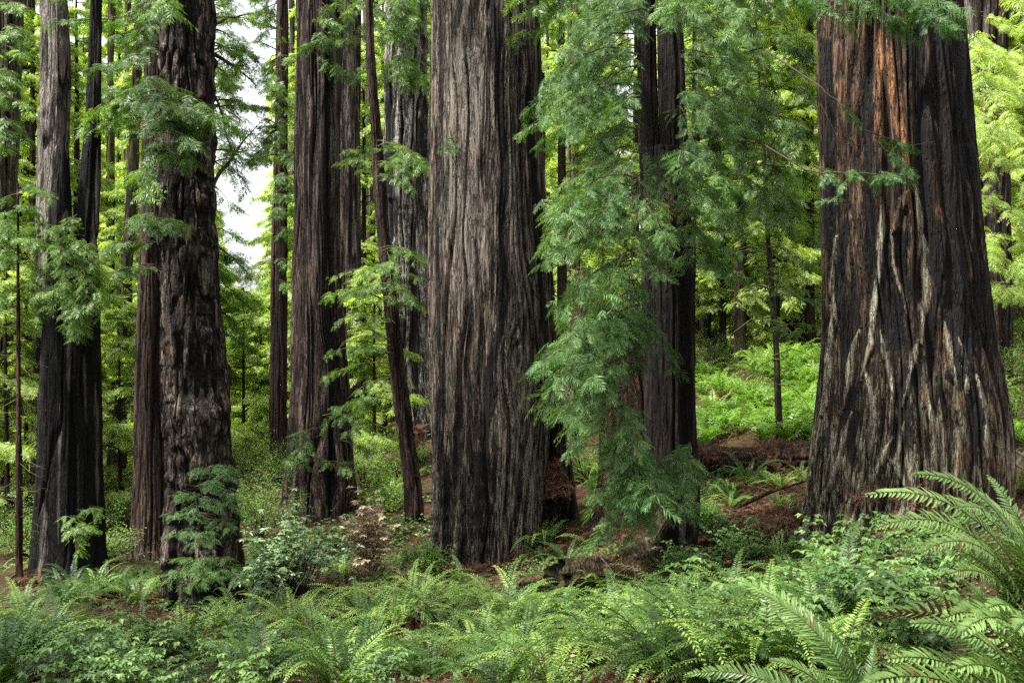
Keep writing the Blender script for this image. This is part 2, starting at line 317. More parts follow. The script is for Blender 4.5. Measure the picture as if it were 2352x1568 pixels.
# ------------------------------------------------------------------ bark-covered trunks
def trunk(prof, Y, seed, mat, parent, origin, ns=220, flute=.05, fl_n=5, ridge=.05, rf=6.0, rz=.09, warp=.25, base_flare=0., char=None, strokes=None,
          ztop=None, broken=0., name='trunk', lich=None, px_res=2.2, burl=0., zb=None, bulge=None):
    pr = sorted([(ZC-(py-CY)/F*Y, ((xl+xr)/2-CX)/F*Y, (xr-xl)/2/F*Y) for py, xl, xr in prof]); pr = np.array(pr)
    z0 = pr[0, 0]-.7 if zb is None else zb; zv = ZC+(CY+60)/F*Y
    if broken > 0: ztop = pr[-1, 0]; zv = ztop
    if ztop is None: ztop = zv+16
    dz = px_res*F and px_res*Y/F
    zz = np.arange(z0, min(zv, ztop), dz)
    if ztop > zv+.1: zz = np.r_[zz, np.linspace(zz[-1]+.3, ztop, 24)]
    fine = np.linspace(pr[0, 0], pr[-1, 0], 200); k = np.ones(15)/15
    cxs = np.interp(fine, pr[:, 0], pr[:, 1]); rs = np.interp(fine, pr[:, 0], pr[:, 2])
    sm = lambda a: np.convolve(np.r_[np.full(7, a[0])+(a[0]-a[1])*np.arange(7, 0, -1), a, np.full(7, a[-1])+(a[-1]-a[-2])*np.arange(1, 8)], k, 'valid')
    cxs, rs = sm(cxs), sm(rs)
    cx_ = np.interp(zz, fine, cxs); rr = np.interp(zz, fine, rs)
    up = zz > fine[-1]; sl1 = (cxs[-1]-cxs[-60])/(fine[-1]-fine[-60])
    cx_ = np.where(up, cxs[-1]+sl1*(zz-fine[-1]), cx_); rr = np.where(up, np.maximum(rs[-1]*(1-.022*(zz-fine[-1])), .2*rs[-1]), rr)
    lo = zz < fine[0]; rr = np.where(lo, rr*(1+.25*(fine[0]-zz)), rr)
    th = np.arange(ns)*2*math.pi/ns; c, s_ = np.cos(th)[None], np.sin(th)[None]; z = zz[:, None]; r0 = rr[:, None]
    Rm = float(np.median(rs))
    tw = warp*fbm(c*1.3, s_*1.3, z*.22, seed+5, 3)+warp*.5*vn(c*3, s_*3, z*.7, seed+6)
    cw, sw = np.cos(th[None]+tw), np.sin(th[None]+tw)
    fl = fbm(cw*fl_n*.5, sw*fl_n*.5, z*.05, seed, 2)
    hb = np.clip((z-pr[0, 0])/max(1.6, 2.2*Rm), 0, 1)
    fl2 = vn(cw*2.1, sw*2.1, z*.12, seed+3)*(1-hb)**2
    k1 = rf*Rm; n1 = vn(cw*k1, sw*k1, z*rf*rz, seed+11); n2 = vn(cw*k1*2.3, sw*k1*2.3, z*rf*rz*2.2, seed+12); n3 = vn(cw*k1*5, sw*k1*5, z*rf*rz*6, seed+13)
    brk = .35+.65*sstep(-.5, .1, vn(cw*k1*.7, sw*k1*.7, z*rf*rz*1.4, seed+19))
    rg = .75-1.7*brk*np.exp(-(n1/.13)**2)-.75*np.exp(-(n2/.15)**2)*(1-.5*brk)+n3*.22+.25*n2
    rg = np.clip(rg, -1.3, 1)
    foot = np.exp(-np.maximum(0, z-pr[0, 0]-.05)/.38)*(.55+.9*vn(cw*2.3, sw*2.3, z*.2, seed+41))*(base_flare > 0)
    r = r0*(1+flute*fl+base_flare*fl2+.16*np.maximum(foot, -.2))+ridge*(rg-.35)
    if burl > 0: r = r+burl*np.maximum(0, fbm(c*1.5, s_*1.5, z*1.6, seed+31, 3))
    if bulge is not None: r = r*(1+bulge(th[None], z))
    A = {'ridge': rg.copy(), 'char': np.zeros_like(rg), 'pale': np.zeros_like(rg), 'lich': np.full_like(rg, .0), 'orange': np.zeros_like(rg)}
    X = cx_[:, None]+r*c; Yv = Y-r*s_; Z = np.broadcast_to(z, X.shape).copy()   # s_>0 faces the camera
    pxx = CX+X/Yv*F; pyy = CY-(Z-ZC)/Yv*F; front = s_ > -.15
    if lich is not None: A['lich'] = np.clip(lich(pxx, pyy), 0, 1)
    if char is not None: A['char'] = np.clip(char(pxx, pyy), 0, 1)
    for kind, pts, wd_, amp in (strokes or []):
        pts = np.array(pts, float); best = np.full(X.shape, 1e9)
        jx = fbm(pxx*.02, pyy*.012, 0, seed+77, 2)*wd_*.5
        sl_ = np.r_[0, np.cumsum(np.linalg.norm(np.diff(pts, axis=0), axis=1))]; ua = np.zeros(X.shape)
        for q_, (a_, b_) in enumerate(zip(pts[:-1], pts[1:])):
            ab = b_-a_; tpar = np.clip(((pxx+jx-a_[0])*ab[0]+(pyy-a_[1])*ab[1])/(ab@ab), 0, 1)
            dq = np.hypot(pxx+jx-a_[0]-ab[0]*tpar, pyy-a_[1]-ab[1]*tpar)
            ua = np.where(dq < best, (sl_[q_]+tpar*(sl_[q_+1]-sl_[q_]))/sl_[-1], ua); best = np.minimum(best, dq)
        if kind in ('raise', 'pale', 'lich'): best = best/np.clip(.08+1.15*np.minimum(1, 4.5*np.minimum(ua, 1-ua))*(1+.35*vn(pxx*.03, pyy*.03, 0, seed+5)), .05, 1.4)
        wgt = (1-sstep(.25 if kind == 'raise' else .0, 1 if kind == 'raise' else 1.5, best/wd_))*front
        if kind == 'raise': r = r+amp*wgt; A['ridge'] = np.maximum(A['ridge'], wgt*.9)
        else: A[kind] = np.maximum(A[kind], wgt*amp)
    X = cx_[:, None]+r*c; Yv = Y-r*s_
    if broken > 0:
        jag = broken*(.5+.5*fbm(c*2.5, s_*2.5, 0, seed+50, 3)); wz = sstep(ztop-2.5*broken-.1, ztop, z)
        Z = Z-jag*wz; A['char'] = np.maximum(A['char'], .6*sstep(ztop-1.5*broken, ztop, z)+0*rg)
    V = np.stack([X, Yv, Z], -1).reshape(-1, 3)
    i = np.arange(len(zz)-1)[:, None]*ns; j = np.arange(ns)[None]; j2 = (j+1) % ns
    Fq = np.stack([i+j, i+ns+j, i+ns+j2, i+j2], -1).reshape(-1, 4)
    if broken > 0:   # inside of the hollow top
        cc = V[-ns:].mean(0)-[0, 0, .6*broken]; V = np.r_[V, [cc]]; n0 = (len(zz)-1)*ns; ci = len(V)-1
        jj = np.arange(0, ns, 2); Fq = np.r_[Fq, np.stack([n0+jj, np.full(len(jj), ci), n0+(jj+2) % ns, n0+(jj+1) % ns], -1)]
        for q in A: A[q] = np.r_[A[q].ravel(), [0]]
    return mk(name, V-np.asarray(origin, float), Fq, mat, parent, True, {q: v.ravel() for q, v in A.items() if q != 'orange' or v.max() > 0 or True})
def tree_root(name, label, cat, px, Y, group=None, py=None):
    g = onground(px, Y); return thing(name, label, cat, g, group), g
# ================================================================== THE SETTING: ground
def build_ground():
    u = np.linspace(-1, 1, 340); x = np.sign(u)*(np.abs(u)*26+np.abs(u)**6*330)
    v = np.linspace(0, 1, 420); y = -12+v*70+v**7*520
    X, Yg = np.meshgrid(x, y); Z = gz(X, Yg)
    V = np.stack([X, Yg, Z], -1).reshape(-1, 3); nx = len(x)
    i = np.arange(len(y)-1)[:, None]*nx; j = np.arange(nx-1)[None]
    Fq = np.stack([i+j, i+j+1, i+nx+j+1, i+nx+j], -1).reshape(-1, 4)
    m, t = new_mat('forest floor'); n = N(t); tc = n('TexCoord').outputs['Object']
    a = nz(n, tc, 9, 6, .75); b = nz(n, tc, .9, 4, .6); c = nz(n, tc, 60, 3, .7)
    col = ramp(n, a, [(.30, (.012, .008, .006)), (.48, (.045, .022, .014)), (.62, (.10, .05, .03)), (.75, (.17, .10, .065))])
    g = ramp(n, b, [(.42, 0.), (.62, 1.)]); gm = mth(n, 'MULTIPLY', g, ramp(n, c, [(.45, 0.), (.55, 1.)]))
    col = mixc(n, mth(n, 'MULTIPLY', gm, .8), col, (.05, .085, .015))
    bp = n('Bump', Strength=1.0, Distance=.06, Height=mth(n, 'ADD', a, c))
    p = n('BsdfPrincipled', Base__Color=col, Roughness=.95, Normal=bp.outputs[0]); p.inputs['Specular IOR Level'].default_value = .1
    n('OutputMaterial', Surface=p.outputs[0])
    tag(mk('ground', V, Fq, m, None, True), None, None, kind='structure')
build_ground()
# ================================================================== GIANT TRUNKS
B = {
 'right': bark_mat('bark right giant', (.028, .014, .008), (.080, .042, .024), (.20, .12, .072), (.010, .006, .004), lichen=.95, lich_col=(.30, .30, .20), char=.38, orange=True, bump=1.2, fscale=.9),
 'mid': bark_mat('bark middle giant', (.055, .038, .029), (.145, .104, .080), (.36, .29, .24), (.012, .008, .007), lichen=.8, lich_col=(.24, .25, .19), char=.20, bump=1.2, fscale=.8),
 'shag': bark_mat('bark shaggy', (.028, .020, .016), (.085, .062, .048), (.25, .195, .155), (.009, .007, .006), char=.28, shaggy=True, bump=1.5, fscale=.75),
 'brown': bark_mat('bark brown', (.040, .023, .017), (.080, .048, .036), (.135, .088, .068), (.016, .010, .008), char=.05, bump=1.0, lichen=.25),
 'fluted': bark_mat('bark fluted', (.035, .022, .017), (.085, .056, .044), (.19, .14, .115), (.012, .008, .007), char=.32, bump=1.1, lichen=.3),
 'black': bark_mat('bark charred', (.012, .009, .008), (.022, .016, .013), (.07, .045, .03), (.005, .004, .004), char=.85, bump=1.0, lichen=.25, lich_col=(.10, .11, .06)),
 'dark': bark_mat('bark dark', (.010, .007, .006), (.022, .014, .011), (.048, .032, .025), (.005, .004, .003), char=.35, bump=1.0),
 'pale': bark_mat('bark bleached snag', (.20, .18, .165), (.48, .45, .42), (.74, .71, .68), (.03, .025, .022), char=.12, bump=1.1, lichen=.2),
 'grey': bark_mat('bark weathered grey', (.060, .045, .036), (.13, .105, .085), (.26, .22, .19), (.02, .014, .011), char=.10, bump=1.1, lichen=.5, lich_col=(.14, .17, .07)),
 'mossy': bark_mat('bark mossy', (.035, .025, .017), (.07, .05, .035), (.12, .09, .065), (.014, .010, .008), char=.05, moss=.8),
 'red': bark_mat('bark reddish', (.06, .03, .02), (.13, .068, .045), (.21, .125, .085), (.025, .012, .008), char=.0),
}
def low(py0, py1): return lambda px, py: sstep(py0, py1, py)
# right giant
T = {}
g = onground(2060, 17.6); t = T['right'] = thing('giant_redwood', 'huge redwood at the right with wide flared foot, braided ridges and orange streaks', 'tree', g)
E = 'raise'
br = [[(2025,440),(2025,602),(2006,719),(2002,789),(1979,875)], [(2047,528),(2053,610),(2072,680),(2084,727)], [(2088,374),(2107,466),(2121,583),(2123,680),(2115,793)],
      [(2107,778),(2092,844),(2072,941)], [(2022,750),(2037,817),(2053,914)], [(1975,750),(1955,836),(1940,941)], [(2166,731),(2185,824),(2201,895)],
      [(2197,770),(2217,836),(2224,906)], [(2189,548),(2205,622),(2211,700)], [(2143,368),(2146,446),(2162,544),(2162,641)], [(2221,407),(2226,497),(2232,583)],
      [(1990,850),(2010,950),(2000,1060)], [(1915,700),(1905,850),(1890,960)], [(2080,960),(2060,1060),(2085,1130)], [(2130,900),(2150,1000),(2140,1130)], [(2240,850),(2262,960),(2270,1060)], [(1960,940),(1930,1060),(1880,1180)],
      [(2085,440),(2060,500),(2050,540)], [(1925,540),(1915,640),(1925,760)], [(2050,1000),(2010,1100),(2000,1180)]]
orr = [[(2019,80),(2021,192),(2016,317)], [(2038,82),(2048,168),(2067,288),(2088,374)], [(1930,192),(1935,250)], [(2148,110),(2165,192),(2172,288),(2184,336)], [(2129,259),(2143,384),(2150,504)], [(2053,560),(2066,660)]]
st = [(E, q, 11, .06 if q[0][0] < 2130 else .045) for q in br]+[('lich', q, 7, 1.) for q in br if q[-1][1] > 650]+[('pale', q, 6, .5) for q in br if q[-1][1] > 700]+[('orange', q, 11, 1.) for q in orr]+[(E, orr[0], 14, .05), (E, orr[1], 14, .06)]
st += [('char', [(1902,100),(1908,500),(1915,760)], 18, .6), ('char', [(1995,150),(1990,420),(2012,640)], 12, .6)]
st += [('char', [(2105,60),(2130,330),(2140,560),(2150,690)], 24, .8), ('char', [(2175,100),(2190,400),(2205,700),(2215,860)], 34, .95), ('char', [(2058,560),(2045,660),(2045,780)], 32, 1.), ('char', [(2085,860),(2080,1010)], 30, .9), ('char', [(1938,520),(1925,700),(1945,880),(1960,1060)], 16, .8), ('char', [(2215,100),(2232,420),(2255,700)], 14, .6), ('char', [(2240,880),(2250,1000)], 25, .8)]
trunk([(-60,1890,2185),(80,1888,2200),(400,1893,2224),(700,1900,2252),(800,1897,2265),(950,1880,2292),(1080,1866,2298),(1150,1854,2296),(1250,1826,2282),(1330,1808,2286)], 17.6, 11, B['right'], t, g, ns=560,
      flute=.045, fl_n=7, ridge=.080, rf=6.4, rz=.045, warp=.15, base_flare=.10, strokes=st, px_res=2.0, lich=lambda px, py: .10+.42*sstep(700, 1100, py), char=lambda px, py: .22*sstep(2100, 2160, px)*(1-sstep(650, 900, py))+.16*sstep(560, 700, py)*(1-sstep(950, 1150, py)))
# middle giant
g = onground(1118, 22); t = T['mid'] = thing('giant_redwood', 'huge grey brown redwood in the middle with straight vertical grain and black fire stripe', 'tree', g)
st = [('pale', [(1075,40),(1075,400),(1085,700)], 40, .5), ('pale', [(1045,100),(1050,600)], 22, .35), ('pale', [(1175,300),(1185,650)], 16, .25), ('char', [(1125,0),(1150,200),(1150,700),(1125,900),(1110,1000)], 16, .72), ('char', [(1012,20),(1010,420),(1008,800)], 7, .55),
      ('char', [(1098,180),(1097,260)], 10, .8), ('char', [(1100,1050),(1095,1180),(1110,1230)], 24, .6), ('char', [(1060,0),(1050,60)], 12, .7), ('char', [(1010,900),(1020,1160)], 22, .45), ('char', [(1215,200),(1240,600),(1262,900)], 9, .7), (E, [(1086,540),(1092,640),(1105,780)], 7, .06), (E, [(1190,740),(1210,900)], 8, .06)]
trunk([(-60,992,1225),(0,992,1235),(300,988,1244),(600,988,1256),(800,990,1262),(950,994,1262),(1050,994,1252),(1150,994,1245),(1230,996,1240),(1290,992,1240),(1330,985,1250)], 22, 23, B['mid'], t, g, ns=460,
      flute=.05, fl_n=6, ridge=.060, rf=6.0, rz=.035, warp=.16, base_flare=.22, strokes=st, px_res=2.0, char=lambda px, py: .30*sstep(850, 1060, py)*(1-.6*sstep(1150, 1210, px)), bulge=lambda th, z: .012*np.sin(z*15+2*np.sin(th*3))*(1-sstep(1.2, 3.2, z))*sstep(-.6, .4, -np.cos(th)), lich=lambda px, py: .2+.5*sstep(1100, 1200, px)*sstep(400, 900, py)+.2*sstep(1000, 1200, py))
trunk([(150,1210,1248),(400,1212,1252),(700,1228,1275),(900,1235,1290),(1000,1240,1300),(1100,1245,1318),(1210,1235,1325)], 23.0, 29, B['fluted'], t, g, ns=200, name='buttress', ridge=.07, rf=6, rz=.05, broken=.4, base_flare=.1)
# shaggy burly trunk
g = onground(460, 17.8); t = T['shag'] = thing('burly_redwood', 'shaggy dark burly trunk left of the sky gap with rough flaking bark', 'tree', g)
trunk([(-60,376,482),(0,378,484),(250,374,486),(480,372,488),(600,376,496),(760,380,506),(880,382,520),(1000,386,522),(1100,388,524),(1200,388,540),(1300,386,555),(1400,380,560),(1430,376,562)], 17.8, 37, B['shag'], t, g, ns=360,
      flute=.07, fl_n=4, ridge=.055, rf=5.2, rz=.28, warp=.5, base_flare=.16, burl=.13, px_res=2.0)
# brown straight trunk behind it
g = onground(345, 24); t = T['brown'] = thing('redwood', 'straight reddish brown redwood standing directly behind the shaggy burly trunk', 'tree', g)
trunk([(-60,338,400),(0,336,398),(300,330,396),(600,322,392),(900,314,392),(1100,310,394),(1200,306,396),(1275,300,400)], 24, 41, B['brown'], t, g, ns=260, flute=.05, ridge=.05, rf=5.5, rz=.04, warp=.15, base_flare=.1)
# fluted trunk
g = onground(733, 27); t = T['fluted'] = thing('redwood', 'deeply fluted dark redwood right of the slim trunk, its foot behind the pale leaved shrub', 'tree', g)
trunk([(-60,688,778),(0,687,780),(300,682,776),(600,676,776),(800,673,790),(900,671,800),(1000,668,806),(1100,662,812),(1190,652,820)], 27, 47, B['fluted'], t, g, ns=340, flute=.10, fl_n=8, ridge=.07, rf=5.0, rz=.035, warp=.18, base_flare=.16,
      strokes=[('char', [(752,100),(745,600),(765,900),(760,1150)], 12, .8), ('char', [(700,0),(705,500)], 6, .6), ('pale', [(768,0),(765,500)], 9, .6), ('pale', [(725,100),(722,700)], 8, .35)])
g = onground(800, 36); t = thing('redwood', 'paler narrow redwood half hidden behind the right edge of the fluted trunk', 'tree', g)
trunk([(-60,776,828),(0,778,828),(300,780,826),(600,776,828),(900,776,836),(1070,772,842)], 36, 53, B['grey'], t, g, ns=160, flute=.06, ridge=.05, rf=5, rz=.04)
# slim trunk
g = onground(638, 38); t = T['slim'] = thing('slim_redwood', 'slim straight trunk standing alone against the white sky gap', 'tree', g)
trunk([(-60,637,662),(0,636,662),(250,633,660),(500,626,659),(800,620,658),(950,618,658),(1060,616,660)], 38, 59, B['brown'], t, g, ns=150, flute=.04, ridge=.045, rf=4.5, rz=.05)
# leaning trunk
g = onground(953, 24); t = T['lean'] = thing('leaning_tree', 'thin dark trunk leaning to the left in front of the bleached trunk', 'tree', g)
trunk([(-60,838,850),(0,842,854),(120,840,860),(260,848,872),(420,858,886),(600,872,900),(700,882,914),(800,890,924),(900,902,938),(1000,914,952),(1100,926,968),(1150,930,974),(1210,928,976)], 24, 61, B['brown'], t, g, ns=140, flute=.08, ridge=.03, rf=6, rz=.08, warp=.4)
# bleached snag
g = onground(945, 38); t = T['snag'] = thing('bleached_redwood', 'bleached grey and black trunk behind the leaning tree, left of the middle giant', 'tree', g)
trunk([(-60,900,975),(160,885,980),(300,886,984),(500,890,985),(700,900,988),(850,908,992),(980,912,998),(1040,905,1000)], 38, 67, B['pale'], t, g, ns=240, flute=.09, fl_n=6, ridge=.09, rf=3.6, rz=.05, warp=.3,
      strokes=[('char', [(893,160),(890,300),(900,560),(915,800)], 17, .9), ('char', [(935,600),(945,800),(955,980)], 12, .6)], lich=low(600, 900), base_flare=.1, burl=.12)
# charred twin-topped tree, left
g = onground(152, 20.3); t = T['black'] = thing('charred_redwood', 'fire blackened trunk at the left that forks into two hollow prongs', 'tree', g)
cs = [('orange', [(1, 1), (2, 2)], 1, 0)]
trunk([(640,112,222),(700,108,223),(850,97,226),(1000,92,228),(1150,86,231),(1250,78,233),(1330,66,240),(1360,60,246)], 20.3, 71, B['black'], t, g, ns=300, flute=.07, ridge=.045, rf=5, rz=.05, base_flare=.12, broken=.05,
      strokes=[('pale', [(103,1150),(98,1220),(86,1330)], 9, .5), ('pale', [(220,880),(226,1180)], 5, .45), ('pale', [(165,760),(162,900)], 7, .4), ('pale', [(195,800),(198,1000)], 4, .4), ('pale', [(140,900),(132,1250)], 4, .35), ('pale', [(178,1000),(180,1300)], 3, .35)], lich=lambda px, py: .5*(1-sstep(120, 150, px)))
trunk([(330,133,158),(400,122,160),(500,118,162),(600,113,164),(700,109,170)], 20.2, 73, B['black'], t, g, ns=160, name='prong', flute=.12, ridge=.04, rf=6, rz=.06, broken=.5, zb=P(0, 740, 20.2)[2],
      strokes=[('lich', [(128,340),(122,560)], 8, .9), ('pale', [(155,480),(150,560)], 8, .6)])
trunk([(-60,212,232),(60,207,231),(150,204,230),(300,196,229),(400,186,228),(500,178,225),(600,175,224),(720,170,223)], 20.4, 79, B['black'], t, g, ns=160, name='prong', flute=.10, ridge=.035, rf=6, rz=.06, zb=P(0, 740, 20.4)[2],
      strokes=[('pale', [(222,340),(218,560),(216,640)], 7, .6), ('pale', [(224,60),(224,200)], 6, .4)])
# grey broken trunk behind the charred one
g = onground(122, 28); t = T['grey'] = thing('weathered_redwood', 'grey weathered trunk rising behind the left prong of the charred tree', 'tree', g)
trunk([(-60,97,150),(0,96,152),(150,95,160),(300,92,158),(400,90,156),(550,84,152),(700,84,158),(1000,80,170),(1180,76,180)], 28, 83, B['grey'], t, g, ns=200, flute=.08, ridge=.06, rf=4.5, rz=.10, warp=.35,
      strokes=[('pale', [(118,-60),(120,240)], 30, 1.), ('pale', [(108,150),(98,640)], 26, 1.), ('char', [(140,60),(142,240)], 7, .6)])
# double dark trunk
g = onground(1540, 18.6); t = T['double'] = thing('twin_stemmed_redwood', 'nearly black redwood whose two stems join behind the hanging green boughs', 'tree', g)
trunk([(340,1472,1584),(400,1473,1582),(600,1476,1584),(800,1480,1590),(1000,1486,1596),(1100,1494,1602),(1200,1490,1602),(1290,1478,1590),(1330,1470,1600)], 18.6, 89, B['dark'], t, g, ns=260, flute=.08, ridge=.05, rf=5, rz=.05, broken=.05, base_flare=.14)
trunk([(-60,1464,1504),(0,1464,1506),(200,1466,1508),(350,1470,1516),(400,1474,1530)], 18.7, 97, B['dark'], t, g, ns=140, name='stem', flute=.08, ridge=.04, rf=6, rz=.05, zb=P(0, 460, 18.7)[2])
trunk([(-60,1512,1560),(0,1510,1564),(200,1512,1574),(350,1516,1580),(400,1520,1582)], 18.6, 101, B['dark'], t, g, ns=160, name='stem', flute=.08, ridge=.04, rf=6, rz=.05, zb=P(0, 460, 18.6)[2])
# reddish trunks behind the hanging boughs
g = onground(1430, 22); t = thing('redwood', 'reddish brown trunk mostly hidden behind the hanging green boughs', 'tree', g)
trunk([(740,1400,1462),(800,1394,1476),(900,1384,1500),(1050,1376,1510),(1200,1365,1520)], 22, 103, B['red'], t, g, ns=200, flute=.08, ridge=.05, rf=5, rz=.05, base_flare=.1, broken=.7)
g = onground(1300, 33); t = thing('leaning_snag', 'short leaning reddish broken trunk between the middle giant and the hanging boughs', 'tree', g)
trunk([(600,1330,1356),(700,1316,1350),(850,1300,1340),(1000,1288,1330)], 33, 105, B['red'], t, g, ns=100, flute=.08, ridge=.04, rf=6, rz=.06, broken=.5)
# far left edge trunks
g = onground(10, 30); t = T['edge'] = thing('redwood', 'grey brown furrowed trunk cut by the left edge of the picture', 'tree', g)
trunk([(-60,-28,50),(0,-30,48),(300,-34,40),(600,-40,26),(900,-45,24),(1150,-52,26)], 30, 107, B['grey'], t, g, ns=220, flute=.06, ridge=.07, rf=4.5, rz=.035, warp=.15, lich=lambda px, py: .7+0*px)
g = onground(50, 40); t = thing('redwood', 'dark knotty trunk just right of the trunk on the left edge', 'tree', g)
trunk([(-60,38,74),(100,42,76),(300,36,76),(500,30,70),(800,24,66),(1130,20,70)], 40, 109, B['fluted'], t, g, ns=140, flute=.09, ridge=.07, rf=4, rz=.1, burl=.12)
# top right trunk
g = onground(2256, 31); t = T['topright'] = thing('redwood', 'streaked grey brown redwood showing high up right of the right giant', 'tree', g)
trunk([(-60,2196,2312),(130,2192,2310),(400,2186,2312),(700,2180,2316),(900,2176,2320)], 31, 113, B['fluted'], t, g, ns=260, flute=.07, fl_n=6, ridge=.08, rf=4, rz=.04, warp=.2, strokes=[('pale', [(2225,0),(2230,130)], 14, .5), ('pale', [(2270,0),(2262,130)], 10, .5)])
# thin dead-branched sapling left
g = onground(45, 19.5); t = T['sap'] = thing('sapling', 'thin straight brown pole of a sapling at the left with bare side twigs', 'tree', g)
trunk([(560,39,44),(720,38,46),(900,38,48),(1100,37,51),(1300,36,53)], 19.5, 115, B['red'], t, g, ns=40, flute=.05, ridge=.008, rf=14, rz=.06, ztop=P(0, 420, 19.5)[2])
g = onground(1785, 26.5); t = T['conif'] = thing('young_conifer', 'slender young conifer with bare mossy branches left of the right giant', 'tree', g)
trunk([(160,1741,1745),(400,1752,1762),(600,1762,1774),(800,1775,1790),(1010,1782,1799)], 26.5, 117, B['mossy'], t, g, ns=60, flute=.05, ridge=.015, rf=10, rz=.06, ztop=P(0, 40, 26.5)[2])
# mossy mid trunks, left gap
far_tr = [(292, 33, [(300,298,318),(480,288,314),(640,274,302),(900,262,300),(1130,236,282)], 'mossy', 'mossy_tree', 'mossy trunk leaning left in the gap between the charred tree and the brown redwood'),
          (252, 44, [(-60,250,266),(300,246,262),(600,244,262),(1100,240,264)], 'mossy', 'redwood', 'thin dark trunk just right of the charred prongs'),
          (290, 50, [(300,286,302),(780,282,306),(1110,276,312)], 'far_lit', 'redwood', 'pale sunlit trunk in the gap left of the brown redwood, standing far back'),
          (845, 52, [(-60,835,858),(780,828,862),(990,822,868)], 'far_lit', 'redwood', 'hazy reddish trunk far behind the leaning tree'),
          (1320, 46, [(-60,1305,1328),(400,1302,1330),(950,1296,1336)], 'far_lit', 'redwood', 'pale trunk showing through the top of the hanging boughs'),
          (1640, 52, [(-60,1630,1650),(860,1622,1655)], 'far', 'redwood', 'distant dark trunk just right of the twin stemmed redwood'),
          (1712, 58, [(-60,1700,1722),(820,1694,1726)], 'far', 'redwood', 'distant trunk left of the slender young conifer'),
          (1845, 55, [(-60,1832,1856),(800,1826,1862)], 'far', 'redwood', 'distant trunk close to the left side of the right giant'),
          (1400, 60, [(-60,1388,1410),(860,1384,1414)], 'far', 'redwood', 'distant trunk behind the centre of the hanging boughs'),
          (2330, 46, [(-60,2318,2345),(780,2314,2350)], 'far', 'redwood', 'distant grey trunk at the right edge of the picture'),
          (2262, 60, [(-60,2255,2272),(740,2250,2276)], 'far', 'redwood', 'faint far trunk behind the right edge foliage'),
          (205, 60, [(-60,196,214),(1080,192,218)], 'far', 'redwood', 'far trunk glimpsed behind the charred prongs'),
          (668, 62, [(-60,664,676),(1050,660,680)], 'far_lit', 'redwood', 'narrow far trunk between the slim trunk and the fluted redwood'),
          (1075, 66, [(-60,1068,1082),(900,1066,1084)], 'far', 'redwood', 'far trunk hidden behind the middle giant')]
for k, (px, Y, pf, mt, nm, lb) in enumerate(far_tr[:-1]):
    g = onground(px, Y); t = thing(nm, lb, 'tree', g); T['far%d' % k] = t
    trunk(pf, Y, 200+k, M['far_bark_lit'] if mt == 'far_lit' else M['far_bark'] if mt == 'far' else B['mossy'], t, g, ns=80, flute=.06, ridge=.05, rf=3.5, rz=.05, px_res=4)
# ================================================================== CROWNS AND BOUGHS OF THE NEAR TREES
rnd = np.random.default_rng(5)
def spread(fol, org, end, n, js, je, protos, **kw):
    """n boughs from around org (px,py,Y) to around end (px,py,Y)"""
    for i in range(n):
        a = np.array(org, float)+rnd.normal(0, 1, 3)*js; b = np.array(end, float)+rnd.normal(0, 1, 3)*je
        bough(fol, P(*a), P(*b), protos, **kw)
# hanging boughs of the twin-stemmed redwood
f = Fol(1)
def casc(f, boxes, org, sl=.35, n=12, protos=SP_NEAR, droop=.12, **kw):
    for (x0, x1, y0, y1, Y0, Y1, cnt) in boxes:
        for i in range(cnt):
            x = rnd.uniform(x0, x1); y = rnd.uniform(y0, y1); Y = rnd.uniform(Y0, Y1)
            ox, oy = org(x, y); L = np.hypot(ox-x, oy-y)
            mx = 1.7*F/Y
            if L > mx: ox = x+(ox-x)*mx/L; oy = y+(oy-y)*mx/L
            bough(f, P(ox, oy, Y+rnd.uniform(.2, .8)), P(x, y, Y-rnd.uniform(0, .5)), protos, n=n, sl=sl*rnd.uniform(.8, 1.2), droop=droop*rnd.uniform(.5, 1.4), wr=.012, **kw)
orgd = lambda x, y: (1450+rnd.uniform(-30, 25), y-rnd.uniform(40, 170))
casc(f, [(1190,1330,100,340,14.5,17,20), (1280,1450,0,330,14.5,17.5,26), (1250,1400,330,500,15,17.5,9), (1240,1420,470,640,14.2,16.5,22), (1270,1540,480,640,14.2,16,17),
         (1270,1460,660,820,14.2,16.5,22), (1230,1370,800,960,14.5,16.5,17), (1260,1380,900,1060,14.8,16.5,9), (1320,1560,1040,1200,14.8,16.4,19), (1330,1500,1150,1260,15.2,16.6,9),
         (1470,1560,740,860,15,16.6,4)], orgd)
orgr = lambda x, y: (1575+rnd.uniform(-15, 20), y-rnd.uniform(20, 120))
casc(f, [(1640,1730,20,420,15,18,17), (1560,1680,330,500,14.6,16.8,7), (1560,1680,400,640,15.5,17.5,8), (1480,1620,0,90,14.5,17,10), (1560,1610,1080,1200,15.5,16.5,5)], orgr)
f.build('crown', M['near_leaf'], M['twig'], T['double'], T['double'].location)
